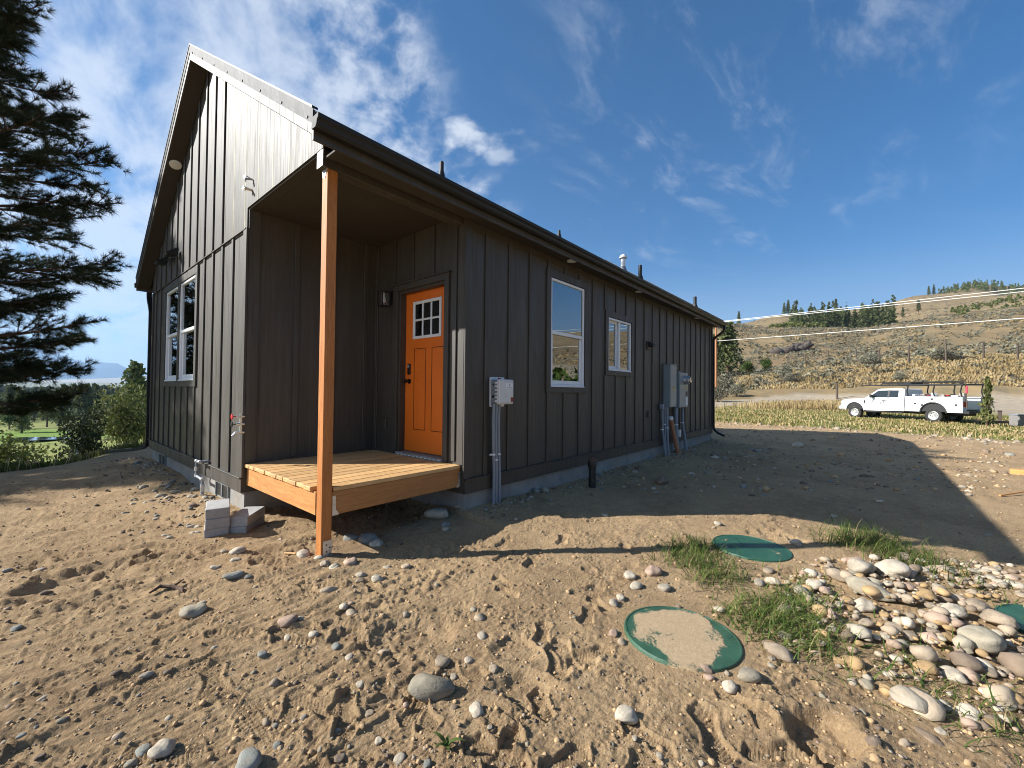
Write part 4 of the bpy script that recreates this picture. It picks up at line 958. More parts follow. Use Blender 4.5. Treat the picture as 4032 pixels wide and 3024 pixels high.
# ------------------------------------------------------------------ septic lids
def lid_mat(name, sand, seed):
    N = NB(name); co = N.coord('Object'); off = N.n('ShaderNodeMapping'); off.inputs['Location'].default_value = (seed, seed * 2, 0); N.l(co, off.inputs['Vector']); c0 = off.outputs[0]
    a = N.noise(c0, 3.2, 5, .62, .5); g = N.noise(c0, 190, 4, .75); g2 = N.noise(c0, 70, 4, .7)
    rl = N.n('ShaderNodeVectorMath', operation='LENGTH'); N.l(co, rl.inputs[0])
    m = N.math('ADD', a, N.math('MULTIPLY', N.math('SUBTRACT', g2, .5), .25))
    m = N.math('SUBTRACT', m, N.ramp(rl.outputs['Value'], .20, .31, 0, .25))
    mk = N.ramp(m, .58 - sand * .25, .66 - sand * .25)
    film = N.math('MULTIPLY', N.ramp(g, .42, .75), .10 + .3 * sand)
    gr = N.mix(N.ramp(N.noise(c0, 9, 4, .6), .3, .7), (.010, .070, .040), (.022, .105, .060))
    gr = N.mix(film, gr, (.33, .26, .17))
    sd = N.mix(N.ramp(g, .35, .68), (.30, .20, .11), (.62, .45, .27))
    N.color(N.mix(N.math('MULTIPLY', mk, N.ramp(g, .22, .55, .55, .97)), gr, sd)); N.rough(N.ramp(mk, 0, 1, .42, .95)); N.bump([(N.mix(mk, (0, 0, 0), (1, 1, 1)), .004, .8), (g, .004, .7)]); return N.m
def lid(x, y, r, tilt, tdir, mat, label):
    z = gz(x, y)
    o = T('septic_lid', label, 'septic lid', (x, y, z + .011)); o.rotation_euler = Vector((tilt * math.cos(tdir), tilt * math.sin(tdir), 0))
    mb = MB(); mb.lathe([(r * .985, -.07), (r, -.03), (r, -.006), (r * .985, .003), (r * .955, .004), (r * .95, .001), (.08, .004), (.001, .004)], n=64); mb.build('cover', mat, o, 40)
lid(.905, -2.55, .315, .02, 1.0, lid_mat('sandy green lid', 1.0, 3), 'green round septic lid mostly covered in sand, nearest of the three')
lid(2.715, -2.57, .315, .02, .4, lid_mat('clean green lid', .12, 8), 'green round septic lid crossed by the thin shadow of the post')
lid(2.48, -4.30, .315, .02, .4, lid_mat('dusty green lid', .22, 14), 'green round septic lid half out of view behind the cobbles')

# ------------------------------------------------------------------ stones
def ico(sub):
    bm = bmesh.new(); bmesh.ops.create_icosphere(bm, subdivisions=sub, radius=1.0); v = np.array([p.co[:] for p in bm.verts]); f = np.array([[q.index for q in p.verts] for p in bm.faces]); bm.free(); return v, f
ICO = {k: ico(k) for k in (1, 2, 3, 4)}
def stone_shape(sub, seed, ang=0.0):
    v, f = ICO[sub]; r = np.random.default_rng(seed); p = v.copy()
    for k in range(5):
        d = r.normal(size=3); d /= np.linalg.norm(d); lim = r.uniform(.62, .92); t = p @ d
        p = p - np.outer(np.maximum(t - lim, 0) * (.6 + ang), d)
    n = sum(np.sin(p @ (r.normal(size=3) * fr) + r.uniform(0, 6.28)) * am for fr, am in ((1.6, .10), (2.4, .07), (4.5, .03), (9, .012)))
    p = p * (1 + n)[:, None]
    p /= np.abs(p).max(0)
    return p * .5, f
SHAPES = []
for i in range(14):
    v, f = stone_shape(3 if i else 4, 100 + i, .35 if i % 4 == 3 else 0.0)
    SHAPES.append((v, f))
SMESH = {}
def stone_mesh(i, key):
    if (i, key) not in SMESH:
        SMESH[i, key] = npmesh('stone', SHAPES[i][0], SHAPES[i][1], ROCK[key], True)
    return SMESH[i, key]
CN = dict(w='pale', t='tan', o='olive grey', g='grey green', r='pinkish', y='ochre', b='brown')
WH = dict(pile='in the cobble pile beside the green lids', lids='lying on the sand around the green lids', corner='on the sand in front of the cobble pile', front='on the trodden sand in front of the porch',
          left='on the trodden sand ahead of the gable wall', deck='lying around the foot of the porch post', shade='on the shaded soil along the long wall', yard='beside the edge of the house shadow', gable='heaped along the gable foundation')
HERO = {('front', 0): 'broad flat olive grey stone sunk in a hollow of the sand', ('front', 1): 'rounded grey green stone with a white patch at the lower edge of the sand', ('left', 0): 'olive grey stone with a small white stone behind it on the trodden sand',
        ('left', 2): 'large pale oval stone with a grey stone tucked behind it', ('deck', 0): 'large pale upright stone in the shade under the porch deck', ('pile', 0): 'big round pale boulder at the back of the cobble pile', ('pile', 1): 'white speckled oval boulder at the back of the cobble pile',
        ('pile', 2): 'broad flat olive stone across the middle of the cobble pile', ('pile', 5): 'largest olive grey stone in the cobble pile', ('corner', 1): 'long pale stone alone on the sand below the cobble pile', ('shade', 5): 'dark brown rounded stone on the shaded soil by the cleanout pipe',
        ('shade', 13): 'big pale stone far out on the shaded soil near the house end', ('lids', 0): 'long tan stone touching the right side of the sandy green lid', ('lids', 12): 'long olive grey stone below the sandy green lid', ('front', 4): 'pinkish oval stone on the sand with a small white stone beside it'}
STONES={
'pile':[(2.674,-3.333,0.16,0.199,0.099,-90,'w'),(2.8,-3.52,0.196,0.182,0.113,-127,'w'),(2.282,-3.381,0.264,0.151,0.093,-107,'o'),(2.044,-3.349,0.121,0.142,0.075,-104,'w'),(2.272,-3.774,0.113,0.137,0.07,-152,'w'),(1.895,-3.853,0.176,0.162,0.1,-147,'o'),(2.469,-3.909,0.108,0.118,0.067,-147,'t'),(2.29,-3.971,0.189,0.13,0.081,-152,'t'),(2.428,-3.206,0.148,0.116,0.072,-95,'t'),(2.173,-3.071,0.102,0.123,0.063,-86,'w'),(2.105,-3.143,0.07,0.088,0.043,-87,'r'),(2.554,-3.598,0.064,0.08,0.04,-93,'r'),(2.434,-3.673,0.102,0.102,0.063,-137,'y'),(2.252,-3.569,0.069,0.072,0.043,-93,'t'),(2.325,-3.626,0.064,0.064,0.04,-122,'t'),(2.132,-3.636,0.052,0.063,0.032,-94,'t'),(2.168,-3.695,0.059,0.062,0.037,-123,'t'),(2.264,-3.683,0.066,0.061,0.038,-95,'t'),(2.015,-3.696,0.052,0.065,0.032,-123,'y'),(1.901,-3.66,0.051,0.064,0.032,-137,'t'),(1.979,-3.734,0.047,0.058,0.029,-138,'y'),(1.864,-3.769,0.062,0.067,0.038,-125,'y'),(1.869,-3.715,0.053,0.064,0.033,-96,'y'),(1.782,-3.359,0.067,0.084,0.041,-139,'t'),(1.843,-3.493,0.085,0.058,0.036,-92,'t'),(1.97,-3.447,0.05,0.056,0.031,-91,'y'),(1.978,-3.487,0.04,0.034,0.021,-92,'r'),(1.642,-3.51,0.059,0.074,0.037,-135,'o'),(1.777,-3.555,0.06,0.073,0.037,-93,'t'),(1.676,-3.448,0.045,0.057,0.028,-92,'w'),(1.629,-3.406,0.037,0.047,0.023,-91,'w'),(1.483,-3.333,0.045,0.057,0.028,-90,'y'),(1.595,-3.359,0.055,0.068,0.034,-90,'w'),(1.251,-3.291,0.059,0.073,0.036,-117,'y'),(1.423,-3.593,0.09,0.093,0.056,-123,'y'),(1.484,-3.688,0.08,0.055,0.034,-110,'w'),(1.607,-3.832,0.057,0.058,0.035,-99,'t'),(1.75,-3.936,0.063,0.077,0.039,-142,'w'),(1.794,-3.835,0.058,0.058,0.036,-126,'y'),(1.68,-3.769,0.055,0.057,0.034,-125,'t'),(1.781,-3.774,0.053,0.049,0.03,-97,'o'),(2.121,-3.944,0.054,0.045,0.028,-141,'w'),(2.007,-3.963,0.041,0.048,0.026,-142,'w'),(1.889,-3.174,0.065,0.054,0.033,-101,'r'),(1.949,-3.227,0.045,0.046,0.028,-88,'w'),(1.948,-3.284,0.044,0.045,0.027,-89,'y'),(1.27,-3.089,0.048,0.06,0.03,-127,'y'),(2.933,-3.754,0.046,0.049,0.029,-95,'w'),(2.977,-3.841,0.065,0.063,0.039,-96,'t'),(2.959,-4.031,0.055,0.051,0.031,-99,'t'),(3.035,-4.105,0.058,0.05,0.031,-99,'t'),(3.103,-4.193,0.07,0.077,0.044,-100,'w'),(3.166,-4.072,0.062,0.053,0.033,-99,'w'),(3.356,-4.069,0.075,0.048,0.03,-98,'w'),(3.408,-4.181,0.043,0.047,0.027,-99,'t'),(3.294,-3.996,0.056,0.045,0.028,-98,'w'),(3.491,-4.158,0.045,0.04,0.025,-99,'w'),(3.351,-4.222,0.051,0.045,0.028,-100,'t'),(3.068,-4.002,0.048,0.042,0.026,-98,'w'),(2.949,-3.89,0.039,0.039,0.024,-97,'t'),(2.512,-3.482,0.057,0.057,0.035,-134,'w'),(2.4,-3.551,0.053,0.046,0.028,-121,'w'),(2.623,-3.406,0.06,0.052,0.032,-91,'t'),(1.988,-3.616,0.042,0.045,0.026,-122,'w'),(1.993,-3.572,0.047,0.046,0.029,-149,'t'),(2.12,-3.766,0.052,0.043,0.027,-138,'w'),(1.787,-3.682,0.041,0.046,0.025,-96,'y'),(1.77,-3.641,0.034,0.035,0.021,-95,'w')],
'lids':[(1.093,-3.004,0.145,0.1,0.062,-110,'t'),(2.256,-2.779,0.071,0.089,0.044,-81,'t'),(1.957,-2.765,0.067,0.084,0.042,-80,'w'),(2.013,-2.84,0.099,0.068,0.042,-96,'w'),(3.102,-2.859,0.102,0.076,0.047,-84,'w'),(3.225,-2.17,0.076,0.068,0.042,-76,'w'),(1.591,-2.115,0.123,0.129,0.076,-89,'r'),(1.401,-2.276,0.077,0.096,0.048,-112,'w'),(1.294,-2.108,0.073,0.091,0.045,-108,'w'),(1.424,-2.006,0.077,0.097,0.048,-65,'w'),(1.06,-2.106,0.052,0.065,0.032,-64,'w'),(0.965,-2.101,0.057,0.067,0.035,-63,'w'),(0.767,-2.923,0.083,0.104,0.052,-142,'o'),(0.631,-2.865,0.064,0.079,0.039,-77,'w'),(0.682,-2.752,0.057,0.052,0.032,-75,'r'),(0.634,-2.774,0.047,0.039,0.024,-75,'r'),(1.004,-2.983,0.036,0.045,0.022,-82,'t'),(0.949,-2.991,0.035,0.028,0.017,-82,'w'),(0.618,-2.324,0.043,0.048,0.027,-64,'t'),(0.662,-2.251,0.05,0.062,0.031,-63,'r'),(1.322,-3.005,0.069,0.064,0.04,-83,'w'),(1.284,-3.081,0.061,0.077,0.038,-112,'r'),(1.371,-2.638,0.062,0.046,0.029,-76,'w')],
'corner':[(0.139,-2.575,0.081,0.09,0.05,-112,'w'),(1.063,-3.509,0.14,0.119,0.074,-135,'w'),(1.113,-3.714,0.072,0.075,0.044,-154,'w'),(1.141,-3.777,0.064,0.073,0.04,-127,'y'),(0.94,-3.598,0.041,0.045,0.026,-124,'w'),(0.873,-3.559,0.098,0.048,0.03,-123,'b'),(0.644,-3.383,0.043,0.053,0.026,-117,'b'),(1.364,-3.831,0.079,0.087,0.049,-141,'w'),(1.456,-3.694,0.091,0.073,0.045,-110,'w'),(1.422,-3.592,0.083,0.077,0.047,-123,'y'),(0.822,-3.323,0.036,0.03,0.019,-103,'b'),(0.052,-2.652,0.021,0.026,0.013,-66,'w'),(0.039,-2.759,0.026,0.03,0.016,-69,'w'),(0.129,-2.883,0.022,0.025,0.013,-74,'w')],
'front':[(-0.33,-1.82,0.201,0.149,0.092,-42,'o'),(-0.997,-1.609,0.083,0.097,0.051,-17,'g'),(-0.205,-0.906,0.07,0.088,0.044,-29,'t'),(-0.218,-0.82,0.053,0.058,0.033,-27,'w'),(-0.523,-0.734,0.101,0.084,0.052,-42,'r'),(-0.452,-0.745,0.039,0.049,0.024,-23,'w'),(-0.478,-0.982,0.049,0.061,0.03,-24,'w'),(-0.45,-1.184,0.042,0.052,0.026,-27,'g'),(-0.574,-0.875,0.036,0.045,0.022,-21,'w'),(-0.284,-1.383,0.071,0.053,0.033,-32,'t'),(-0.734,-0.956,0.038,0.043,0.023,-19,'g'),(-0.138,-1.695,0.07,0.082,0.044,-79,'t'),(-0.042,-1.791,0.046,0.052,0.029,-44,'w'),(0.269,-1.555,0.062,0.069,0.039,-45,'t'),(-0.168,-0.531,0.114,0.058,0.036,-12,'t'),(0.135,-0.643,0.079,0.07,0.043,-32,'w'),(0.104,-0.459,0.064,0.058,0.036,-30,'w'),(0.053,-0.54,0.058,0.05,0.031,-29,'t'),(0.149,-0.226,0.094,0.103,0.058,-28,'r'),(0.042,-0.182,0.069,0.08,0.043,-26,'w'),(0.002,-0.097,0.069,0.074,0.043,-25,'t'),(-0.027,-1.952,0.048,0.06,0.03,-47,'t'),(-0.27,-2.073,0.057,0.071,0.035,-45,'w'),(-0.618,-1.873,0.027,0.034,0.017,-32,'w'),(-0.565,-1.713,0.04,0.04,0.025,-31,'t'),(-0.767,-1.535,0.027,0.025,0.016,-23,'w'),(-0.794,-1.505,0.02,0.019,0.012,-22,'w'),(-0.854,-1.471,0.026,0.021,0.013,-20,'w'),(-0.7,-1.693,0.032,0.019,0.012,-27,'w'),(-0.89,-1.589,0.031,0.039,0.019,-20,'g'),(-0.958,-1.518,0.028,0.035,0.017,-18,'g'),(-0.763,-1.837,0.038,0.039,0.023,-27,'b'),(-0.615,-2.007,0.044,0.043,0.027,-13,'w'),(-0.573,-2.122,0.03,0.038,0.019,-38,'g'),(-0.441,-1.314,0.044,0.05,0.027,-28,'w'),(-0.522,-1.558,0.032,0.04,0.02,-29,'w'),(-0.305,-2.189,0.02,0.024,0.012,-47,'w'),(0.147,-1.697,0.048,0.06,0.03,-45,'w'),(-0.164,-1.806,0.032,0.04,0.02,-42,'w')],
'left':[(-0.856,-0.165,0.125,0.117,0.073,2,'o'),(-0.779,-0.04,0.057,0.048,0.03,-13,'w'),(-1.188,-1.276,0.086,0.082,0.051,-3,'w'),(-1.24,-1.212,0.042,0.052,0.026,18,'g'),(-1.277,-1.249,0.043,0.037,0.023,-7,'o'),(-1.569,0.417,0.049,0.062,0.031,0,'g'),(-1.62,1.501,0.057,0.045,0.028,1,'g'),(-1.468,1.335,0.077,0.042,0.026,-1,'w'),(-1.439,0.954,0.055,0.044,0.027,-1,'b'),(-0.547,0.16,0.131,0.073,0.046,5,'g'),(-0.477,0.082,0.048,0.052,0.03,-17,'g'),(-1.547,-0.796,0.028,0.027,0.017,28,'g'),(-1.508,-0.741,0.016,0.02,0.01,-1,'g'),(-1.434,-0.8,0.038,0.032,0.02,33,'o'),(-1.153,-0.69,0.053,0.032,0.02,13,'w'),(-1.249,-0.58,0.042,0.031,0.019,8,'b'),(-1.485,-0.516,0.047,0.024,0.015,20,'w'),(-0.873,-0.682,0.034,0.023,0.014,0,'w'),(-0.731,-0.958,0.043,0.043,0.027,-19,'g'),(-1.137,-1.088,0.028,0.025,0.016,31,'w'),(-1.5,-0.964,0.03,0.024,0.015,-1,'b')],
'deck':[(1.361,0.182,0.196,0.244,0.121,17,'w'),(0.459,0.318,0.138,0.118,0.073,-29,'g'),(0.533,0.155,0.172,0.154,0.095,-31,'g'),(0.532,0.013,0.124,0.132,0.077,-32,'w'),(1.301,0.32,0.07,0.088,0.043,-38,'b'),(1.248,-0.087,0.092,0.105,0.057,-40,'g'),(1.174,-0.184,0.064,0.08,0.04,-41,'w'),(-0.027,0.211,0.098,0.114,0.061,5,'w'),(0.016,0.041,0.063,0.075,0.039,31,'w'),(0.161,-0.208,0.088,0.11,0.055,-28,'r'),(0.005,-0.089,0.071,0.073,0.044,-25,'o'),(0.034,-0.189,0.071,0.087,0.044,-26,'w'),(-0.385,0.648,0.119,0.086,0.054,-16,'w'),(-0.443,0.762,0.059,0.05,0.031,-15,'w'),(-0.447,0.466,0.07,0.054,0.034,-16,'w'),(-0.592,0.437,0.061,0.051,0.032,-14,'w'),(0.005,0.787,0.043,0.053,0.026,-20,'w'),(0.109,-0.457,0.07,0.057,0.035,-30,'w'),(0.132,-0.629,0.064,0.069,0.04,-31,'w'),(0.331,-0.463,0.06,0.061,0.037,-33,'w'),(0.433,-0.567,0.066,0.078,0.041,-35,'t'),(1.604,0.12,0.073,0.07,0.043,-42,'w')],
'shade':[(3.926,0.113,0.175,0.192,0.109,-58,'r'),(4.139,0.099,0.119,0.149,0.074,-59,'b'),(3.412,0.142,0.111,0.127,0.069,-55,'g'),(3.019,-0.056,0.103,0.117,0.064,-54,'w'),(2.865,-0.031,0.091,0.114,0.056,-53,'g'),(4.836,-0.967,0.188,0.219,0.117,-69,'b'),(5.422,-1.972,0.1,0.115,0.062,-79,'g'),(5.468,-2.198,0.115,0.095,0.059,-81,'g'),(4.936,-2.161,0.082,0.102,0.051,-80,'b'),(5.717,-2.753,0.106,0.111,0.066,-85,'t'),(4.705,-1.575,0.059,0.074,0.037,-74,'w'),(5.094,-2.269,0.091,0.054,0.033,-81,'g'),(7.729,-3.333,0.119,0.116,0.072,-90,'b'),(11.826,-1.982,0.251,0.254,0.156,-84,'w'),(10.05,-1.354,0.16,0.151,0.093,-80,'g'),(8.735,-1.412,0.174,0.136,0.084,-79,'t'),(10.339,-1.144,0.117,0.101,0.063,-79,'g'),(8.192,-0.866,0.179,0.15,0.093,-76,'w'),(8.196,-1.057,0.102,0.107,0.063,-77,'g'),(5.991,-1.054,0.11,0.081,0.05,-73,'w'),(4.421,-3.073,0.076,0.067,0.042,-87,'w'),(5.626,-3.493,0.089,0.068,0.042,-91,'w'),(3.224,-2.178,0.072,0.07,0.043,-76,'w'),(3.104,-2.161,0.043,0.041,0.025,-76,'t'),(3.104,-2.864,0.099,0.084,0.052,-84,'w'),(2.716,-1.114,0.059,0.059,0.037,-62,'w'),(4.864,-0.289,0.073,0.06,0.037,-64,'w'),(5.148,0.09,0.079,0.087,0.049,-63,'w'),(7.596,-2.055,0.073,0.061,0.038,-82,'w'),(6.798,-3.592,0.068,0.056,0.035,-92,'b'),(3.745,-0.522,0.053,0.066,0.033,-62,'g'),(4.195,-1.117,0.081,0.066,0.041,-69,'g'),(6.394,0.134,0.117,0.097,0.06,-66,'g'),(6.71,-0.001,0.103,0.098,0.061,-68,'g')],
'yard':[(7.787,-4.485,0.097,0.081,0.05,-97,'w'),(7.868,-4.588,0.078,0.07,0.043,-97,'t'),(7.425,-4.505,0.08,0.043,0.027,-97,'w'),(7.005,-4.452,0.071,0.082,0.044,-97,'t'),(11.437,-5.307,0.067,0.073,0.042,-99,'w'),(11.438,-5.201,0.048,0.047,0.029,-98,'w'),(13.738,-5.984,0.16,0.135,0.084,-100,'g'),(5.543,-4.284,0.041,0.026,0.016,-97,'w'),(4.801,-4.3,0.047,0.038,0.024,-98,'g')],
'gable':[(-0.402,3.552,0.136,0.094,0.058,19,'w'),(-0.24,3.584,0.127,0.074,0.046,-4,'w'),(-0.194,3.061,0.065,0.081,0.04,16,'w'),(-0.051,3.504,0.093,0.077,0.048,-12,'w'),(-0.251,3.969,0.062,0.058,0.036,-10,'g'),(-0.309,4.04,0.046,0.051,0.029,-9,'g'),(-0.586,3.303,0.053,0.054,0.033,34,'w'),(-0.691,3.353,0.058,0.043,0.026,28,'w'),(-0.504,3.331,0.102,0.046,0.028,12,'t'),(-0.374,3.27,0.084,0.069,0.043,4,'t'),(-0.463,1.777,0.069,0.06,0.037,9,'w'),(-0.419,1.737,0.052,0.051,0.032,2,'w'),(-0.503,1.527,0.038,0.035,0.022,-12,'w'),(-0.463,1.51,0.044,0.04,0.025,-12,'w'),(-0.68,1.625,0.063,0.038,0.023,4,'w'),(-0.684,1.506,0.067,0.041,0.026,18,'w'),(-0.645,2.297,0.058,0.033,0.02,-2,'w'),(-0.176,6.002,0.075,0.055,0.034,6,'w'),(-0.37,6.044,0.027,0.034,0.017,-7,'w'),(-0.266,5.813,0.081,0.045,0.028,6,'w'),(-0.157,4.212,0.073,0.06,0.037,-10,'g'),(-0.05,4.044,0.073,0.074,0.046,-11,'b'),(-0.003,3.932,0.065,0.068,0.041,-12,'b'),(-0.283,2.5,0.079,0.086,0.049,44,'b')],
}

random.seed(5)
def put_stone(x, y, w_, d_, h_, rot, key, label, group, sink=.3, zadd=0.0, i=None):
    i = random.randrange(1, 14) if i is None else i
    o = bpy.data.objects.new('stone', stone_mesh(i, key)); link(o)
    z = gz(x, y) + zadd
    o.location = (x, y, z + h_ * (.5 - sink)); o.scale = (w_ * 1.12, d_ * 1.12, h_ * 1.2)
    o.rotation_euler = (random.uniform(-.15, .15), random.uniform(-.15, .15), rad(rot) + (math.pi if random.random() < .5 else 0))
    return tag(o, label, 'stone', group)
PILE = [(1.0, -3.45), (1.25, -3.0), (1.75, -2.95), (2.2, -2.85), (2.75, -3.05), (3.3, -3.6), (3.75, -4.3), (3.1, -5.2), (1.9, -4.9), (1.2, -4.2)]
def pile_h(x, y): return .085 * math.exp(-(((x - 2.15) / .75) ** 2 + ((y + 3.75) / .75) ** 2))
ORDN = ['', 'second ', 'third ', 'fourth ', 'fifth ', 'sixth ', 'seventh ', 'eighth ', 'ninth ', 'tenth ', 'eleventh ', 'twelfth ', 'thirteenth ', 'fourteenth ', 'fifteenth ', 'sixteenth ', 'seventeenth ', 'eighteenth ', 'nineteenth ', 'twentieth ']
for _t, _T in (('twenty', 'thirtieth '), ('thirty', 'fortieth '), ('forty', 'fiftieth '), ('fifty', 'sixtieth '), ('sixty', 'seventieth ')): ORDN += [_t + '-' + k for k in ['first '] + ORDN[1:9]] + [_T]
def rank_labels(g, lst):
    out = {}
    for key in set(t[6] for t in lst):
        m = sorted((n for n, t in enumerate(lst) if t[6] == key and (g, n) not in HERO), key=lambda n: -lst[n][2] * lst[n][3])
        for i, n in enumerate(m): out[n] = (ORDN[i] + 'largest ' if len(m) > 1 else '') + CN[key] + ' stone ' + WH[g]
    return out
for g, lst in STONES.items():
    RL = rank_labels(g, lst)
    for n, (x, y, w_, d_, h_, rot, key) in enumerate(lst):
        zadd = pile_h(x, y) * .35 if g == 'pile' else 0
        if (g, n) == ('front', 0): put_stone(x, y, w_ * 1.08, d_ * .85, h_ * 1.05, rot, key, HERO[g, n], None, .22, .012, 0)
        elif (g, n) in HERO: put_stone(x, y, w_, d_, h_, rot, key, HERO[g, n], None, .2, zadd)
        else: put_stone(x, y, w_, d_, h_, rot, key, RL[n], 'stones ' + WH[g], .27 if g in ('pile', 'lids') else .40, zadd)
# loose pebbles nobody could count
def scatter(name, label, n, sampler, size, keys, seed, sub=1):
    r = np.random.default_rng(seed); v0, f0 = stone_shape(sub, seed); Vs = []; Fs = []; mi = []
    P = np.array([sampler(r) for _ in range(n)]); Z = ground(P[:, 0], P[:, 1])
    for k in range(n):
        s = size * min(4.0, np.exp(r.normal() * .45)) * (P[k, 2] if P.shape[1] > 2 else 1); sc = np.array([s, s * r.uniform(.6, 1), s * r.uniform(.45, .75)])
        a = r.uniform(0, 6.28); c, sn = math.cos(a), math.sin(a); p = (v0 * (1 + r.normal(size=(len(v0), 1)) * .08)) * sc
        p = np.stack([p[:, 0] * c - p[:, 1] * sn, p[:, 0] * sn + p[:, 1] * c, p[:, 2]], 1)
        Vs.append(p + [P[k, 0], P[k, 1], Z[k] + sc[2] * .12 + (P[k, 3] if P.shape[1] > 3 else 0)]); Fs.append(f0 + k * len(v0)); mi += [r.integers(len(keys))] * len(f0)
    me = npmesh(name, np.concatenate(Vs), np.concatenate(Fs), [ROCK.get(k, M['clod']) for k in keys], True, mi)
    return tag(link(bpy.data.objects.new(name, me)), label, 'pebbles', kind='stuff')
def in_poly(x, y, P):
    c = False; j = len(P) - 1
    for i in range(len(P)):
        if (P[i][1] > y) != (P[j][1] > y) and x < (P[j][0] - P[i][0]) * (y - P[i][1]) / (P[j][1] - P[i][1]) + P[i][0]: c = not c
        j = i
    return c
def s_pile(r):
    while True:
        x, y = r.uniform(.9, 3.9), r.uniform(-5.2, -2.8)
        if in_poly(x, y, PILE) and math.hypot(x - 2.48, y + 4.3) > .33: return (x, y, 1, pile_h(x, y) * r.uniform(.0, .8))
def s_near(r):
    b = 1.4 + 7 * r.random() ** 1.6; a = r.uniform(-1.3, 1.35) * b; x, y = cp(a, b)
    if (x > 0 and y > PY) or (x > PX and y > 0): return s_near(r)
    for (lx, ly) in ((.905, -2.55), (2.715, -2.57), (2.48, -4.30)):
        if math.hypot(x - lx, y - ly) < .335: return s_near(r)
    return (x, y, 1 + .0 * b)
def s_wall(r):
    if r.random() < .55: x, y = r.uniform(PX, L), -abs(r.normal()) * .22 - .03
    else: x, y = -abs(r.normal()) * .4 - .04, r.uniform(PY, W + .5)
    return (x, y)
def s_far(r):
    b = r.uniform(6, 19); a = r.uniform(.15, 1.2) * b; x, y = cp(a, b); return (x, y)
scatter('pile_gravel', 'small pale gravel filling the cobble pile', 900, s_pile, .030, 'wttyrob', 31)
scatter('pile_cobbles', 'fist sized mixed cobbles filling the cobble pile', 300, s_pile, .062, 'wttyrob', 32, 2)
scatter('sand_pebbles', 'fine pebbles and grit strewn over the sandy yard', 5200, s_near, .0105, 'ttobbc', 33)
scatter('sand_stones', 'thumb sized stones strewn over the sandy yard', 260, s_near, .026, 'ttobrc', 36, 2)
scatter('wall_pebbles', 'pebbles lying along the foot of the foundation', 700, s_wall, .034, 'wgotb', 34)
scatter('yard_pebbles', 'pebbles strewn over the soil beyond the house', 900, s_far, .045, 'wtgob', 35)
scatter('soil_clods', 'crumbs and clods of soil strewn over the yard', 3600, s_near, .0125, 'c', 38)
scatter('shade_clods', 'clods of soil on the ground beyond the house', 1500, s_far, .05, 'ccb', 39)
def s_edge(r):
    px = r.uniform(2850, 4200); b = np.interp(px, [2800, 3400, 4032, 4300], [19.3, 16.2, 12.6, 12]) + r.normal() * .5; return bear(px, b)
scatter('field_edge_stones', 'pale stones along the edge of the grass field', 75, s_edge, .11, 'wtt', 37, 2)

# ------------------------------------------------------------------ small plants and litter near the camera
def blades(n, pos, length, width, lean, r, segs=3, curl=.6):
    """curved tapering grass blades; pos(r)->x,y"""
    Vs = []; Fs = []; k = 0
    P = np.array([pos(r) for _ in range(n)]); Z = ground(P[:, 0], P[:, 1])
    for i in range(n):
        a = r.uniform(0, 6.283); d = np.array([math.cos(a), math.sin(a), 0]); sd = np.array([-d[1], d[0], 0]); ln = length * r.uniform(.5, 1.25); w0 = width * r.uniform(.7, 1.2); ph = lean * r.uniform(.3, 1.4)
        p = np.array([P[i, 0], P[i, 1], Z[i] - .01]); 
        for s in range(segs + 1):
            t = s / segs; ww = w0 * (1 - t) * .5 + .0004
            Vs += [p - sd * ww, p + sd * ww]
            e = ph + curl * t * 1.5; p = p + (d * math.sin(e) + np.array([0, 0, math.cos(e)])) * ln / segs
        for s in range(segs): Fs.append((k + 2 * s, k + 2 * s + 1, k + 2 * s + 3, k + 2 * s + 2))
        k += 2 * segs + 2
    return np.array(Vs), np.array(Fs)
def tuft(label, spots, n, length, seed, mats=('blade', 'straw')):
    r = np.random.default_rng(seed)
    def pos(r):
        x, y, s, t = spots[r.integers(len(spots))]; return x + r.normal() * s * 1.25, y + r.normal() * t * 1.25
    o = T('grass_clump', label, 'grass', (0, 0, 0), group='grass clumps around the septic lids')
    V1, F1 = blades(n, pos, length * 1.15, .0075, .85, r, 4, .75); link(bpy.data.objects.new('green_blades', npmesh('green_blades', V1, F1, M[mats[0]], True)), o)['kind'] = 'stuff'
    V1, F1 = blades(n // 6, pos, length * 1.1, .004, .7, r, 3, .8); link(bpy.data.objects.new('dry_blades', npmesh('dry_blades', V1, F1, M[mats[1]], True)), o)['kind'] = 'stuff'
tuft('green grass clump behind the sandy lid, left of the shadow striped lid', [(2.17, -2.16, .16, .09), (2.04, -2.33, .14, .09), (1.9, -2.5, .12, .07), (2.35, -2.2, .1, .08)], 760, .15, 51)
tuft('green grass clump between the sandy lid and the cobble pile', [(1.53, -2.95, .16, .12), (1.42, -2.82, .10, .08), (1.36, -3.12, .12, .1), (1.75, -3.0, .14, .08)], 900, .15, 52)
tuft('tall green grass clump behind the white boulders of the cobble pile', [(3.40, -3.55, .16, .12), (3.2, -3.72, .12, .1), (3.6, -3.45, .14, .08)], 760, .17, 53)
tuft('thin wispy grass clump at the shadow edge behind the cobble pile', [(3.72, -3.30, .22, .12), (3.5, -3.2, .12, .08)], 260, .20, 54)
tuft('sparse grass growing among the cobbles of the pile', [(1.3, -3.6, .12, .10), (1.6, -3.6, .2, .15), (2.9, -3.95, .15, .1), (1.15, -3.85, .1, .1), (2.0, -3.0, .2, .1)], 420, .12, 55)
wd = T('weed_seedling', 'single pale green weed seedling in the front sand', 'plant', (-.479, -2.124, gz(-.479, -2.124)))
r = np.random.default_rng(3); Vs = []; Fs = []
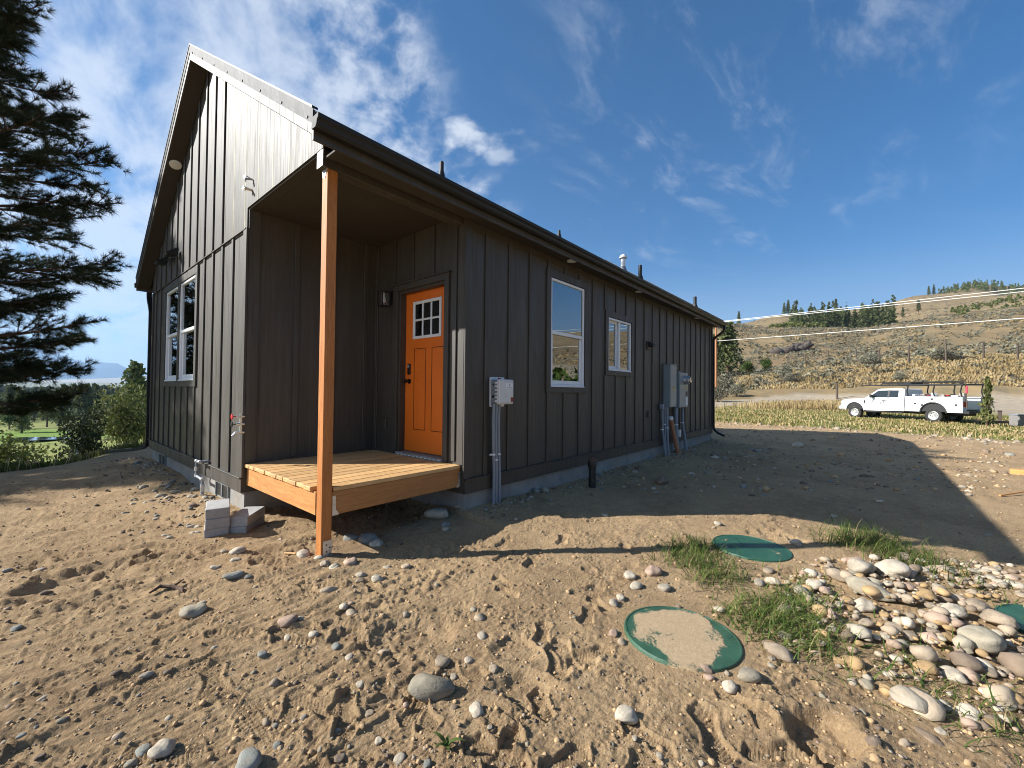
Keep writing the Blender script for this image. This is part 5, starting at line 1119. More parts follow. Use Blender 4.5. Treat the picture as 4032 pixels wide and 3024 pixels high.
for i, (a, ln) in enumerate(((-.2, .10), (.5, .05), (2.7, .09), (3.6, .06), (1.6, .05), (-1.2, .05))):
    d = np.array([math.cos(a - .87), math.sin(a - .87), 0]); sd = np.array([-d[1], d[0], 0]); p = np.array([0, 0, .0]); k = len(Vs)
    for s in range(6):
        t = s / 5; ww = .008 * math.sin(math.pi * (.12 + .88 * t)) + .0004; Vs += [p - sd * ww, p + sd * ww]; e = .35 + 1.75 * t; p = p + (d * math.sin(e) + np.array([0, 0, math.cos(e)])) * ln / 5
    Fs += [(k + 2 * s, k + 2 * s + 1, k + 2 * s + 3, k + 2 * s + 2) for s in range(5)]
link(bpy.data.objects.new('leaves', npmesh('leaves', np.array(Vs), np.array(Fs), M['leaf_green'], True)), wd)
# twigs, wood scrap and the plank offcut at the far right
tw = T('twig', 'dark crooked twig lying on the sand ahead of the gable', 'twig', (-.89, .31, gz(-.89, .31)))
mb = MB(); mb.tube([(-.10, .02, .015), (-.04, .05, .03), (.02, .0, .02), (.06, -.06, .01), (.05, -.12, .01)], [.006, .012, .014, .012, .005], 7); mb.tube([(.02, 0, .02), (.09, .04, .04)], [.01, .004], 6); mb.build('branch', M['bark'], tw, 40)
wc = T('wood_scrap', 'pale splinter of wood on the sand left of the porch post', 'wood scrap', (-.10, .30, gz(-.10, .30) + .012), rad(-60))
mb = MB(); mb.box(-.055, .055, -.009, .009, -.005, .006, .002); mb.build('splinter', M['deck'], wc)
pk = T('plank_offcut', 'orange plank offcut lying on the sunlit soil', 'plank', (9.9, -5.75, gz(9.9, -5.75) + .055), rad(-10))
mb = MB(); mb.box(-.06, .07, -.55, .42, -.055, .035, .004); mb.build('plank', M['plank'], pk)
sk = T('stick', 'thin straight stick beside the plank offcut', 'stick', (7.5, -4.95, gz(7.5, -4.95) + .02), rad(-33))
mb = MB(); mb.cyl((-.32, 0, 0), (.5, 0, .03), .013, .01, 8); mb.build('branch', M['plank'], sk, 40)

# ------------------------------------------------------------------ road side: utility pole, wires, fence
px, py = bear(2819, 60.0); zg = float(macro(np.array([px]), np.array([py]))[0])
p1 = T('utility_pole', 'brown timber utility pole seen past the house end', 'utility pole', (px, py, zg))
def pole_parts(p, h):
    mb = MB(); mb.cyl((0, 0, -1), (0, 0, h), .20, .13, 14); mb.build('pole', M['pole'], p, 40)
    mb = MB(); mb.box(-.06, .06, -1.1, 1.1, h - .75, h - .63, .01); mb.build('crossarm', M['pole'], p)
    for y in (-.95, .95):
        mb = MB(); mb.lathe([(.05, 0), (.07, .05), (.04, .09), (.06, .13), (.001, .16)], n=12); mb.build('insulator', M['grey_box'], p, 40, loc=(0, y, h - .63))
HP = 12.2 - zg
pole_parts(p1, HP)
qx, qy = cp(91.5, 10.0)
wd_ = Vector((qx - px, qy - py, 0)).normalized(); p1.rotation_euler[2] = math.atan2(wd_[1], wd_[0])
M['wire'] = simple('pale cable jacket', (.82, .80, .76), .5, var=.05)
for k, (y0, z0, z1, lb) in enumerate(((.4, 11.8, 14.1, 'top sunlit power line running to the pole by the house'), (-.4, 11.57, 13.2, 'second sunlit power line just under the top one'), (.0, 8.96, 10.5, 'lowest sunlit cable crossing the sagebrush hillside'))):
    nrm = Vector((-wd_[1], wd_[0], 0)); A = Vector((px, py, z0)) + nrm * y0; B = Vector((qx, qy, z1)) + nrm * y0
    mb = MB(); mb.tube([A.lerp(B, t) - Vector((0, 0, .20 * 4 * t * (1 - t))) for t in np.linspace(0, 1, 25)], .035, 6)
    tag(mb.build('power_line', M['wire'], None, 40), lb, 'wire', 'power lines over the hillside')
FP = [(3102, 102, 2.4), (3172, 93, 2.5), (3263, 80, 2.5), (3373, 64.5, 2.35), (3464, 61, 2.3), (3580, 58.5, 2.4), (3726, 56, 3.3), (3875, 54, 2.5), (4010, 53, 2.4), (3296, 50.5, 1.9)]
ORD = ['leftmost', 'second', 'third', 'fourth', 'fifth', 'sixth', 'seventh and tallest', 'eighth', 'rightmost']
for i, (u, b, h) in enumerate(FP):
    x, y = bear(u, b); z = float(macro(np.array([x]), np.array([y]))[0])
    mb = MB(); r_ = .11 if i < 9 else .13; mb.tube([(0, 0, -.4), (.02, .01, h * .5), (random.uniform(-.06, .06), .03, h)], [r_, r_ * .95, r_ * .85], 8)
    o = mb.build('fence_post', M['fence_post'], None, 40, loc=(x, y, z))
    tag(o, (ORD[i] + ' weathered fence post along the top of the dry grass bank') if i < 9 else 'short reddish post at the foot of the bank above the truck hood', 'fence post', 'fence posts on the bank')

# ------------------------------------------------------------------ trees and brush
def diamonds(Cn, size, r, up=.0):
    n = len(Cn); u = r.normal(size=(n, 3)); u /= np.linalg.norm(u, axis=1)[:, None]
    v = r.normal(size=(n, 3)); v[:, 2] *= (1 - up); v -= u * (u * v).sum(1)[:, None]; v /= np.linalg.norm(v, axis=1)[:, None]
    s = np.asarray(size).reshape(-1, 1) * np.ones((n, 1)); a = u * s * .5; b = v * s * .32
    V = np.stack([Cn - a, Cn - b + a * .15, Cn + a, Cn + b + a * .15], 1).reshape(-1, 3)
    return V, np.arange(4 * n).reshape(n, 4)
def conifer_pts(h, rw, n, r, base=.1, per=6, jitter=.22, droop=.12):
    t = base + (1 - base) * r.random(n) ** .85; R = rw * (1 - t) ** .75 * r.uniform(.6, 1.1, n) + rw * .05; a = r.uniform(0, 6.283, n)
    k = np.linspace(.25, 1, per); rad_ = R[:, None] * k; z = t[:, None] * h - droop * rad_ + .1 * rad_ ** 2 / rw
    P = np.stack([rad_ * np.cos(a)[:, None], rad_ * np.sin(a)[:, None], z * np.ones_like(rad_)], -1).reshape(-1, 3)
    return P + r.normal(size=P.shape) * jitter * rw * .35
def lobe_pts(h, rw, n, r, lobes=9, base=.25):
    out = []
    for i in range(lobes):
        a = r.uniform(0, 6.283); q = rw * .55 * math.sqrt(r.random()); c = np.array([q * math.cos(a), q * math.sin(a), h * r.uniform(base + .2, .82)]); rr = rw * r.uniform(.35, .6)
        d = r.normal(size=(n // lobes, 3)); d /= np.linalg.norm(d, axis=1)[:, None]; d *= (r.random((len(d), 1)) ** .35) * rr; d[:, 2] *= .8; out.append(c + d)
    return np.concatenate(out)
def make_tree(name, kind, h, rw, n, leaf, mat, seed, trunk=True, lobes=9):
    """prototype tree as (crown mesh, trunk mesh)"""
    r = np.random.default_rng(seed)
    P = conifer_pts(h, rw, n, r) if kind == 'c' else lobe_pts(h, rw, n * 6, r, lobes, .05 if kind == 's' else .22)
    V, Fc = diamonds(P, leaf * r.uniform(.6, 1.3, len(P)), r); cm = npmesh('crown', V, Fc, M[mat], True)
    mb = MB(); tr = .028 * h + .05
    mb.tube([(0, 0, -.6), (0, 0, h * .25), (.04 * h * .1, 0, h * .6), (0, 0, h * (.93 if kind == 'c' else .7))], [tr, tr * .8, tr * .45, tr * .1], 8)
    for k in range(10):
        a = r.uniform(0, 6.283); t = r.uniform(.25, .75); q = rw * r.uniform(.5, .8) * (1 - t * .6)
        mb.tube([(0, 0, h * t), (q * .5 * math.cos(a), q * .5 * math.sin(a), h * t + .1 * q), (q * math.cos(a), q * math.sin(a), h * t + .2 * q)], [tr * .35, tr * .2, tr * .06], 5)
    return cm, mb.mesh('trunk', M['bark'], 60)
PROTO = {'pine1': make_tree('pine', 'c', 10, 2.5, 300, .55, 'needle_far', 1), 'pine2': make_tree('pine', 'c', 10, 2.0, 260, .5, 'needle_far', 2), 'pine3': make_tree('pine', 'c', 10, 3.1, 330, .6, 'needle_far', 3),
         'leafy1': make_tree('broadleaf', 'b', 10, 3.6, 420, .55, 'leaf_olive', 4), 'leafy2': make_tree('broadleaf', 'b', 10, 3.2, 380, .5, 'leaf_green', 5, lobes=12), 'bush1': make_tree('bush', 's', 4, 2.4, 420, .26, 'leaf_olive', 6, lobes=14),
         'sapling': make_tree('sapling', 'c', 10, 2.3, 130, .75, 'leaf_olive', 14), 'juniper': make_tree('juniper', 's', 4, 2.2, 420, .24, 'juniper', 7, lobes=14), 'bush2': make_tree('bush', 's', 4, 2.2, 320, .28, 'leaf_green', 8, lobes=10), 'sagebush': make_tree('sage', 's', 4, 2.6, 320, .3, 'sage', 9, lobes=14)}
def tree(name, proto, u, b, h, label, cat='tree', group=None, wide=1.0, dz=0.0):
    x, y = bear(u, b); z = float(macro(np.array([x]), np.array([y]))[0]) + dz
    cm, tm = PROTO[proto]; s = h / (4.0 if proto in ('bush1', 'bush2', 'juniper', 'sagebush') else 10.0)
    o = T(name, label, cat, (x, y, z), random.uniform(0, 6.28), group); o.scale = (s * wide, s * wide, s)
    link(bpy.data.objects.new('crown', cm), o); link(bpy.data.objects.new('trunk', tm), o); return o
random.seed(12)
tree('pine_tree', 'pine3', 535, 55, 10.6, 'tall dark pine standing just left of the gable wall', wide=.95)
tree('leafy_tree', 'bush1', 500, 36, 5.9, 'large sunlit olive green bushy tree beside the left downspout', wide=.62)
tree('leafy_tree', 'bush1', 575, 40, 6.2, 'olive green bushy tree half hidden by the gable corner', wide=.62)
tree('juniper_shrub', 'juniper', 345, 24, 3.7, 'dark juniper shrub in front of the fairway', 'shrub', wide=.72)
tree('pine_tree', 'pine2', 386, 62, 5.9, 'small rounded pine above the dark juniper shrub', wide=1.3)
tree('pine_tree', 'pine1', 82, 88, 8.2, 'sunlit pine at the far left behind the fairway tree', wide=1.2)
tree('fairway_tree', 'pine3', 92, 76, 4.2, 'round dark tree with bare trunk on the mown fairway', wide=1.35)
tree('leafy_tree', 'leafy2', 42, 84, 4.0, 'bright green round tree at the left end of the fairway')
tree('juniper_shrub', 'bush1', 26, 19.5, 3.2, 'olive shrub at the left edge below the big pine', 'shrub', wide=.8)
tree('leafy_tree', 'leafy1', 190, 98, 6.3, 'dark tree standing at the right end of the fairway', wide=.9)
tree('pine_tree', 'pine1', 245, 104, 7.2, 'pine behind the right end of the fairway')
NMS = ['pine_tree', 'pine_tree', 'leafy_tree', 'pine_tree']
VW = sorted([(random.uniform(-150, 640), random.uniform(128, 320), random.choice(['pine1', 'pine2', 'pine3', 'pine1', 'leafy1', 'pine3'])) for k in range(64)])
cnt = {'pine_tree': 0, 'leafy_tree': 0}
for (u, b, pr_) in VW:
    h = random.uniform(8.5, 13.5) + (b - 110) * .012; nm = 'leafy_tree' if 'leafy' in pr_ else 'pine_tree'
    lb = (ORDN[min(cnt[nm], len(ORDN) - 1)] or 'first ') + ('olive broadleaf tree' if nm == 'leafy_tree' else 'dark pine') + ' from the left in the valley wood beyond the fairway'; cnt[nm] += 1
    tree(nm, pr_, u, b, h, lb, group='valley wood trees beyond the fairway', wide=random.uniform(.85, 1.2))
# right-hand side
tree('pine_tree', 'pine3', 2866, 84, 10.4, 'bushy pine behind the utility pole at the house end', wide=1.15)
tree('pine_tree', 'pine1', 2812, 78, 8.0, 'pine half hidden by the far house corner', wide=1.1)
tree('leafy_shrub', 'bush2', 2945, 72, 3.4, 'bright green shrub right of the bushy pine', 'shrub', wide=.7)
tree('leafy_shrub', 'bush2', 3012, 80, 3.2, 'green shrub below the rock outcrop', 'shrub', wide=.8)
for (u, b, h, wv, lb) in ((2850, 62, 2.6, 1.2, 'pale sagebrush right of the utility pole foot'), (2900, 56, 1.9, 1.1, 'rounded sagebrush beside the gravel road bend'), (2826, 50, 2.0, 1.2, 'green grey sagebrush at the near side of the utility pole'), (3090, 64, 2.3, 1.1, 'large grey sagebrush on the brow of the dry bank'), (3110, 60, 1.7, .9, 'dark sagebrush on the face of the dry bank'), (3720, 57, 2.0, 1.4, 'broad silver sagebrush by the tallest fence post'), (3540, 53, 1.3, 1.0, 'dark small sagebrush high on the bank above the truck'), (3420, 62, 2.1, 1.2, 'silver sagebrush between fence posts above the truck hood')):
    tree('sagebrush', 'sagebush', u, b, h, lb, 'shrub', wide=wv)
tree('young_spruce', 'sapling', 3888, 21.0, 2.5, 'slim yellow green sapling standing behind the truck', wide=.62)
for (u, b, h, lb) in ((2909, 395, 13, 'lone conifer on the skyline left of the hill grove'), (3088, 470, 14, 'left conifer of the skyline pair above the hill grove'), (3104, 470, 17, 'right conifer of the skyline pair above the hill grove'), (3557, 345, 9, 'lone conifer right of the hill grove'), (3619, 350, 11, 'taller lone conifer on the open hill slope'), (3293, 440, 19, 'tall conifer poking above the hill grove'), (3660, 640, 15, 'small skyline conifer left of the ridge wood'), (3680, 640, 16, 'second skyline conifer beside the ridge wood')):
    tree('conifer', 'pine2', u, b, h, lb, wide=1.0)
def wood(name, label, spots, hs, rw, n, leaf, mat, seed):
    r = np.random.default_rng(seed); Vs = []; Fs = []; k = 0
    Z = macro(np.array([s[0] for s in spots]), np.array([s[1] for s in spots]))
    for (x, y), z in zip(spots, Z):
        h = r.uniform(*hs); P = conifer_pts(h, rw * h * r.uniform(.8, 1.25), n, r, per=4, base=.02) + [x, y, z]
        V, Fc = diamonds(P, leaf * r.uniform(.6, 1.3, len(P)), r); Vs.append(V); Fs.append(Fc + k); k += len(V)
    return tag(link(bpy.data.objects.new(name, npmesh(name, np.concatenate(Vs), np.concatenate(Fs), M[mat], True))), label, 'woodland', kind='stuff')
r = np.random.default_rng(77)
wood('hill_grove', 'dark conifer grove on the bench of the sagebrush hill', [bear(r.uniform(3110, 3525) if i % 3 else r.uniform(3200, 3460), r.uniform(270, 345)) for i in range(230)], (8, 20), .14, 44, 1.15, 'needle_far', 61)
wood('grove_fringe', 'low green brush at the left foot of the hill grove', [bear(r.uniform(3030, 3260), r.uniform(268, 285)) for i in range(70)], (2.0, 4.5), .4, 14, 1.5, 'leaf_olive', 62)
def ridge_spot():
    u = r.uniform(3700, 4500); return bear(u, r.uniform(530, 625))
wood('ridge_wood', 'dark conifer wood on the far ridge at the right', [ridge_spot() for i in range(300)], (6, 12), .17, 18, 1.9, 'needle_far', 63)
wood('slope_brush', 'green brush patches on the upper hill slope', [bear(r.uniform(3740, 4150), r.uniform(270, 330)) for i in range(90)], (1.5, 3.5), .45, 10, 1.6, 'leaf_olive', 64)
def valley_spot():
    return bear(r.uniform(-500, 760), 270 + 1500 * r.random() ** 1.6)
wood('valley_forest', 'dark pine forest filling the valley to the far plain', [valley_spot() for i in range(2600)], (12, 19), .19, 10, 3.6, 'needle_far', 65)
def refl_spot():
    a = rad(r.uniform(56, 100)); d = r.uniform(30, 60); return cp(d * math.sin(a), d * math.cos(a))
wood('side_brush', 'green brush along the road to the right of the yard', [refl_spot() for i in range(60)], (1.5, 3.4), .5, 16, .8, 'leaf_green', 66)
def clumps(name, label, n, samp, size, K, mats, seed, leaf=.55, z_off=0.0, cat='brush'):
    r = np.random.default_rng(seed); P = np.array([samp(r) for _ in range(n)]); Z = macro(P[:, 0], P[:, 1]); s = size * np.exp(r.normal(size=n) * .35) * (P[:, 2] if P.shape[1] > 2 else 1)
    d = r.normal(size=(n, K, 3)); d /= np.linalg.norm(d, axis=2)[..., None]; d[..., 2] = np.abs(d[..., 2]) * .75; d *= (r.random((n, K, 1)) ** .4)
    Cn = np.stack([P[:, 0], P[:, 1], Z + z_off], -1)[:, None, :] + d * s[:, None, None] * .6
    V, Fc = diamonds(Cn.reshape(-1, 3), np.repeat(s * leaf, K), r)
    return tag(link(bpy.data.objects.new(name, npmesh(name, V, Fc, [M[m] for m in mats], True, np.repeat(r.integers(len(mats), size=n), K)))), label, cat, kind='stuff')
def s_hill(r):
    while True:
        u = r.uniform(2780, 4300); b = 60 + 230 * r.random() ** 1.25
        if vn(np.array([u / 60.]), np.array([b / 14.]), 7)[0] > .18 + .3 * r.random(): x, y = bear(u, b); return x, y, 1 + b / 220
def s_bank(r):
    u = r.uniform(2790, 4250); b = np.interp(u, [2800, 3073, 3410, 3663, 3844, 4032, 4300], [62, 58, 54, 50, 47.5, 46, 45]) + r.uniform(0, 11); x, y = bear(u, b); return x, y
def s_up(r):
    u = r.uniform(2800, 4300); b = 290 + 420 * r.random() ** 1.2; x, y = bear(u, b); return x, y, 1.0
def s_side(r):
    a = rad(r.uniform(52, 105)); d = r.uniform(50, 300); x, y = cp(d * math.sin(a), d * math.cos(a)); return x, y, 1 + d / 200
clumps('sagebrush_cover', 'grey green sagebrush dotting the dry hillside', 20000, s_hill, .46, 8, ('sage', 'sage', 'sage', 'sage_dark', 'straw'), 71)
clumps('bank_brush', 'low brush dotting the roadside bank', 700, s_bank, .6, 12, ('sage', 'sage_dark', 'sage_dark'), 72, .5)
clumps('upper_brush', 'sparse dark brush on the upper slopes', 3500, s_up, 1.2, 7, ('sage', 'sage_dark'), 73)
clumps('side_sagebrush', 'sagebrush on the slopes right of the yard', 1500, s_side, .9, 9, ('sage', 'sage_dark', 'straw'), 74)
def s_field(r):
    while True:
        u = r.uniform(2790, 4350); b = r.uniform(13.5, 40); x, y = bear(u, b); a_ = math.atan((u - 2016) / 1634.87); rr_ = b / math.cos(a_)
        if rr_ > np.interp(math.degrees(a_), [25, 32, 40, 46, 51, 56], [22.5, 22, 22, 21.5, 20.5, 20]) + r.normal() * .5 and b < np.interp(math.degrees(a_), [25.6, 33, 37, 40, 45, 51], [37, 45, 44, 42, 34, 26]):
            if vn(np.array([x * .5]), np.array([y * .5]), 15)[0] > r.random() * .75: return x, y
def s_tall(r):
    u = r.normal() * 130 + 3200; b = r.uniform(34, 43); return bear(u, b)
def s_lip(r):
    az = rad(r.uniform(-62, -37)); d = np.interp(math.degrees(az), [-60, -50, -42, -36], [10.8, 11.2, 14, 17]) + abs(r.normal()) * 2.4; return cp(d * math.sin(az), d * math.cos(az))
def field_grass(name, label, n, samp, ln, wd_, mat, seed, lean=.25):
    r = np.random.default_rng(seed); P = np.array([samp(r) for _ in range(n)]); Z = macro(P[:, 0], P[:, 1]) + detail(P[:, 0], P[:, 1])
    a = r.uniform(0, 6.283, n); l = ln * r.uniform(.5, 1.3, n); w_ = wd_ * r.uniform(.7, 1.3, n); th = r.uniform(0, 6.283, n); q = lean * l * r.uniform(.2, 1.6, n)
    B = np.stack([P[:, 0], P[:, 1], Z - .02], -1); sd = np.stack([np.cos(a), np.sin(a), 0 * a], -1) * w_[:, None] * .5
    tip = B + np.stack([np.cos(th) * q, np.sin(th) * q, l], -1); mid = B * .5 + tip * .5 + np.stack([0 * a, 0 * a, l * .08], -1)
    V = np.stack([B - sd, B + sd, mid + sd * .7, tip, mid - sd * .7], 1).reshape(-1, 3); I = np.arange(n)[:, None] * 5
    Fc = np.concatenate([I + [0, 1, 2, 4]], 0); Ft = I + [4, 2, 3, 3]
    me = npmesh(name, V, np.concatenate([Fc, I + [4, 2, 3, 3]]) if False else Fc, M[mat], True)
    return tag(link(bpy.data.objects.new(name, me)), label, 'grass', kind='stuff')
field_grass('field_grass', 'dry yellow grass of the field around the truck', 9000, s_field, .24, .04, 'straw', 81)
field_grass('field_green_grass', 'yellow green grass of the field around the truck', 15000, s_field, .17, .05, 'straw_green', 82)
field_grass('bank_grass', 'golden dry grass covering the roadside bank', 15000, s_bank, .60, .13, 'straw', 86, .5)
field_grass('tall_grass', 'tall tawny grass between the truck and the road bend', 3400, s_tall, .8, .06, 'straw', 83)
field_grass('lip_grass', 'tall olive grass along the edge above the valley', 8000, s_lip, .24, .028, 'straw_green', 84)
field_grass('lip_dry_grass', 'dry grass stems along the edge above the valley', 2200, s_lip, .34, .018, 'straw', 85)
# pond below the fairway
pxy = bear(146, 66.5); zp = float(macro(np.array([pxy[0]]), np.array([pxy[1]]))[0]) + .25
N = NB('pond water'); N.color((.02, .03, .03)); N.rough(.05); M['water'] = N.m
mb = MB(); mb.add([(4.5 * math.cos(a) * (1 + .15 * math.sin(3 * a)), 2.6 * math.sin(a), 0) for a in np.linspace(0, 6.28, 33)[:-1]], [tuple(range(32))]); o = mb.build('pond', M['water'], None, loc=(pxy[0], pxy[1], zp), rot=(0, 0, math.atan2(RH[1], RH[0]))); tag(o, 'small bright pond at the foot of the fairway', 'pond', kind='structure')
# birdhouse-like grey post stub with stones at the soil edge on the left
sp = bear(312, 10.6); zz = gz(*sp)
st = T('marker_post', 'thin grey post with a pale shredded top among stones at the soil edge', 'post', (sp[0], sp[1], zz))
mb = MB(); mb.cyl((0, 0, -.1), (.01, 0, .42), .016, n=8); mb.build('stake', M['fence_post'], st, 40)
mb = MB()
for k in range(5): mb.cyl((.01, 0, .40 + .02 * k), (.01 + random.uniform(-.07, .07), random.uniform(-.07, .07), .42 + .03 * k + random.uniform(-.03, .03)), .012, .006, 6)
mb.build('shredded_top', M['grey_pvc'], st)
for (u, b, s) in ((272, 10.3, .26), (332, 10.9, .28), (300, 10.2, .15)):
    x, y = bear(u, b); put_stone(x, y, s, s * .8, s * .6, random.uniform(0, 180), 'w', 'pale stone at the foot of the thin marker post', 'stones at the marker post', .25)
# rock outcrop on the hillside
rx, ry = bear(3112, 140); rz = float(macro(np.array([rx]), np.array([ry]))[0])
oc = T('rock_outcrop', 'dark cracked rock outcrop on the sagebrush hillside', 'rock', (rx, ry, rz))
N = NB('dark basalt'); co = N.coord('Object', True); a_ = N.noise(co, 3, 6, .7, .5); N.color(N.mix(N.ramp(a_, .3, .7), (.040, .033, .03), (.14, .11, .09))); N.rough(.95); N.bump([(a_, .4, .8)]); M['basalt'] = N.m
random.seed(9)
for k in range(20):
    v, f = stone_shape(2, 300 + k, .95); me = npmesh('rock', v, f, M['basalt']); o = link(bpy.data.objects.new('rock', me), oc)
    t = k / 19 - .5; s = random.uniform(1.8, 4.0); off = RH * t * 11 + FH * random.uniform(-1, 1.4); o.location = (off[0], off[1], .6 + t * 2.4 + random.uniform(-.9, 1.0)); o.scale = (s * 1.3, s, s * .8); o.rotation_euler = (random.uniform(-.6, .6), random.uniform(-.6, .6), random.uniform(0, 6))

# ------------------------------------------------------------------ the big ponderosa at the left edge
def big_pine():
    r = np.random.default_rng(19); R_ = random.Random(19)
    tx, ty = cp(-13.0, 8.7); z0 = float(macro(np.array([tx]), np.array([ty]))[0])
    root = T('ponderosa_pine', 'large dark ponderosa pine reaching in from the left edge', 'tree', (tx, ty, z0))
    H = 15.0; mb = MB(); mb.tube([(0, 0, -.6), (.03, .02, 3), (-.05, .05, 8), (0, 0, H)], [.30, .25, .16, .03], 14)
    tips = []
    n = 185
    for k in range(n):
        t = (k + .5) / n; z = 2.0 + (H - 2.5) * t; ln = float(np.interp(z, [1.5, 3, 5, 7, 9, 12, 15], [2.5, 3.0, 3.6, 3.35, 2.75, 1.9, .5])) * R_.uniform(.62, 1.0); a = k * 2.399 + R_.uniform(-.3, .3)
        d = np.array([math.cos(a), math.sin(a), 0]); sd = np.array([-d[1], d[0], 0]); pth = []; bend = R_.uniform(-.35, .35); rise = R_.uniform(-.22, .22) + .2 * t
        for s in range(7):
            q = s / 6; p = d * ln * q + sd * bend * ln * .35 * q * q + np.array([0, 0, z + ln * (rise * q - .16 * q + .24 * q * q)]); pth.append(p)
        mb.tube([tuple(p) for p in pth], [.05 * (1 - q / 6.5) * (1.2 - t * .6) + .008 for q in range(7)], 5)
        m = int(20 + 12 * (1 - t))
        for j in range(m):
            q = .28 + .72 * math.sqrt(R_.random()); i = min(5, int(q * 6)); p = pth[i] + (pth[i + 1] - pth[i]) * (q * 6 - i)
            a2 = R_.uniform(-1.25, 1.25); l2 = R_.uniform(.25, .80) * (1.15 - .5 * q); dd = d * math.cos(a2) + sd * math.sin(a2); e = p + dd * l2 + np.array([0, 0, l2 * R_.uniform(-.35, .75)])
            mb.tube([tuple(p), tuple((p + e) / 2 + np.array([0, 0, -.02])), tuple(e)], [.012, .009, .006], 4)
            dr = (e - p) / np.linalg.norm(e - p)
            tips.append((e, dr)); tips.append(((p * .35 + e * .65), dr))
            if R_.random() < .5: tips.append((e + (r.normal(size=3) * .10), dr))
        tips.append((pth[-1], d)); tips.append((pth[-2], d))
    mb.build('branches', M['bark'], root, 60)
    tips_p = np.array([t[0] for t in tips]); tips_d = np.array([t[1] for t in tips]); K = 46; n = len(tips)
    dr = r.normal(size=(n, K, 3)); dr /= np.linalg.norm(dr, axis=2)[..., None]; dr = dr * .85 + tips_d[:, None, :] * .75 + np.array([0, 0, .18]); dr /= np.linalg.norm(dr, axis=2)[..., None]
    base = tips_p[:, None, :] - tips_d[:, None, :] * r.uniform(0, .12, (n, K, 1)); ln = r.uniform(.11, .21, (n, K, 1)); side = np.cross(dr, r.normal(size=(n, K, 3))); side /= np.linalg.norm(side, axis=2)[..., None]
    A = base - side * .0055; B = base + side * .0055; Cc = base + dr * ln
    V = np.stack([A, B, Cc], 2).reshape(-1, 3); Fc = np.arange(len(V)).reshape(-1, 3)
    link(bpy.data.objects.new('needles', npmesh('needles', V, Fc, M['needle'])), root); return root
bp = big_pine()
sp_ = copy_tree(bp); sp_.location = (-9.3, 15.2, -1.0); sp_.rotation_euler = (0, 0, 2.1); sp_.scale = (.85, .85, .85); sp_['label'] = 'unseen pine added out of view to shade the soil left of the gable'  # copy of the pine, added out of view to throw shade beside the gable

# ------------------------------------------------------------------ service truck
ta, tb = (3676 - 2016) / 1634.87 * 24.0, 24.0
hx, hy = (-.30 * RH + .954 * FH); hl = math.hypot(hx, hy); hx, hy = hx / hl, hy / hl
wx, wy = cp(ta, tb); yl = 1.0
ox_, oy_ = wx + hy * .93, wy - hx * .93             # the left rear wheel stands at the measured spot
tz = float(macro(np.array([ox_]), np.array([oy_]))[0]) - .02
tk = T('service_truck', 'white extended cab service truck with black ladder rack parked in the grass', 'truck', (ox_, oy_, tz), math.atan2(hy, hx))
N = NB('white truck paint'); co = N.coord('Object'); N.color(N.mix(N.math('MULTIPLY', N.ramp(N.noise(co, 3, 5, .6), .5, .8), .35), (.80, .81, .80), (.55, .47, .36))); N.rough(.28); N.b.inputs['Coat Weight'].default_value = .4; M['truck'] = N.m
M['tyre'] = simple('tyre rubber', (.022, .021, .020), .85, var=.2, dirt=((.16, .12, .08), 4, .5)); M['truck_black'] = simple('black truck trim', (.016, .016, .016), .5, var=.2)
M['rim'] = simple('steel wheel', (.60, .60, .58), .35, metal=.6, var=.1); M['tail'] = simple('tail lamp red', (.5, .02, .02), .3); M['pink'] = simple('pink red rag', (.62, .06, .10), .7); M['tool'] = simple('mixed job tools', (.25, .22, .2), .7, var=.6, vs=5)
M['lamp'] = simple('headlamp lens', (.55, .56, .57), .15, var=.1)
WB = 4.17
def arch(cx, r0, z0, a0=0, a1=180, n=12): return [(cx + r0 * math.cos(rad(a)), z0 + r0 * math.sin(rad(a))) for a in np.linspace(a0, a1, n)]
low = [(1.40, .60)] + [(1.40, 1.34), (3.52, 1.36), (3.60, 1.335), (4.6, 1.27), (4.92, 1.20), (5.02, 1.08), (5.05, .80), (5.0, .62), (4.72, .60)] + arch(WB, .54, .55, 5, 175) + [(3.58, .58), (3.5, .56)]
mb = MB(); mb.prism(low, 1, -.96, .96); body = mb.build('cab_body', M['truck'], tk, 30)
def yw(z): return .955 - (z - 1.34) * .25
gp_ = [(1.40, 1.34), (3.56, 1.355), (2.86, 1.93), (2.70, 1.965), (1.62, 1.98), (1.46, 1.93)]
mb = MB(); n = len(gp_); mb.add([(x, -yw(z), z) for x, z in gp_] + [(x, yw(z), z) for x, z in gp_], [tuple(range(n)), tuple(range(2 * n - 1, n - 1, -1))] + [(i, (i + 1) % n, n + (i + 1) % n, n + i) for i in range(n)]); mb.build('cab_roof', M['truck'], tk, 30)
def side_panel(name, poly, mat, off=.006, s=1, parent=tk):
    mb = MB(); n = len(poly); mb.add([(x, s * (yw(z) + off), z) for x, z in poly] + [(x, s * (yw(z) - .01), z) for x, z in poly], [tuple(range(n)), tuple(range(2 * n - 1, n - 1, -1))] + [(i, (i + 1) % n, n + (i + 1) % n, n + i) for i in range(n)]); return mb.build(name, M[mat], parent)
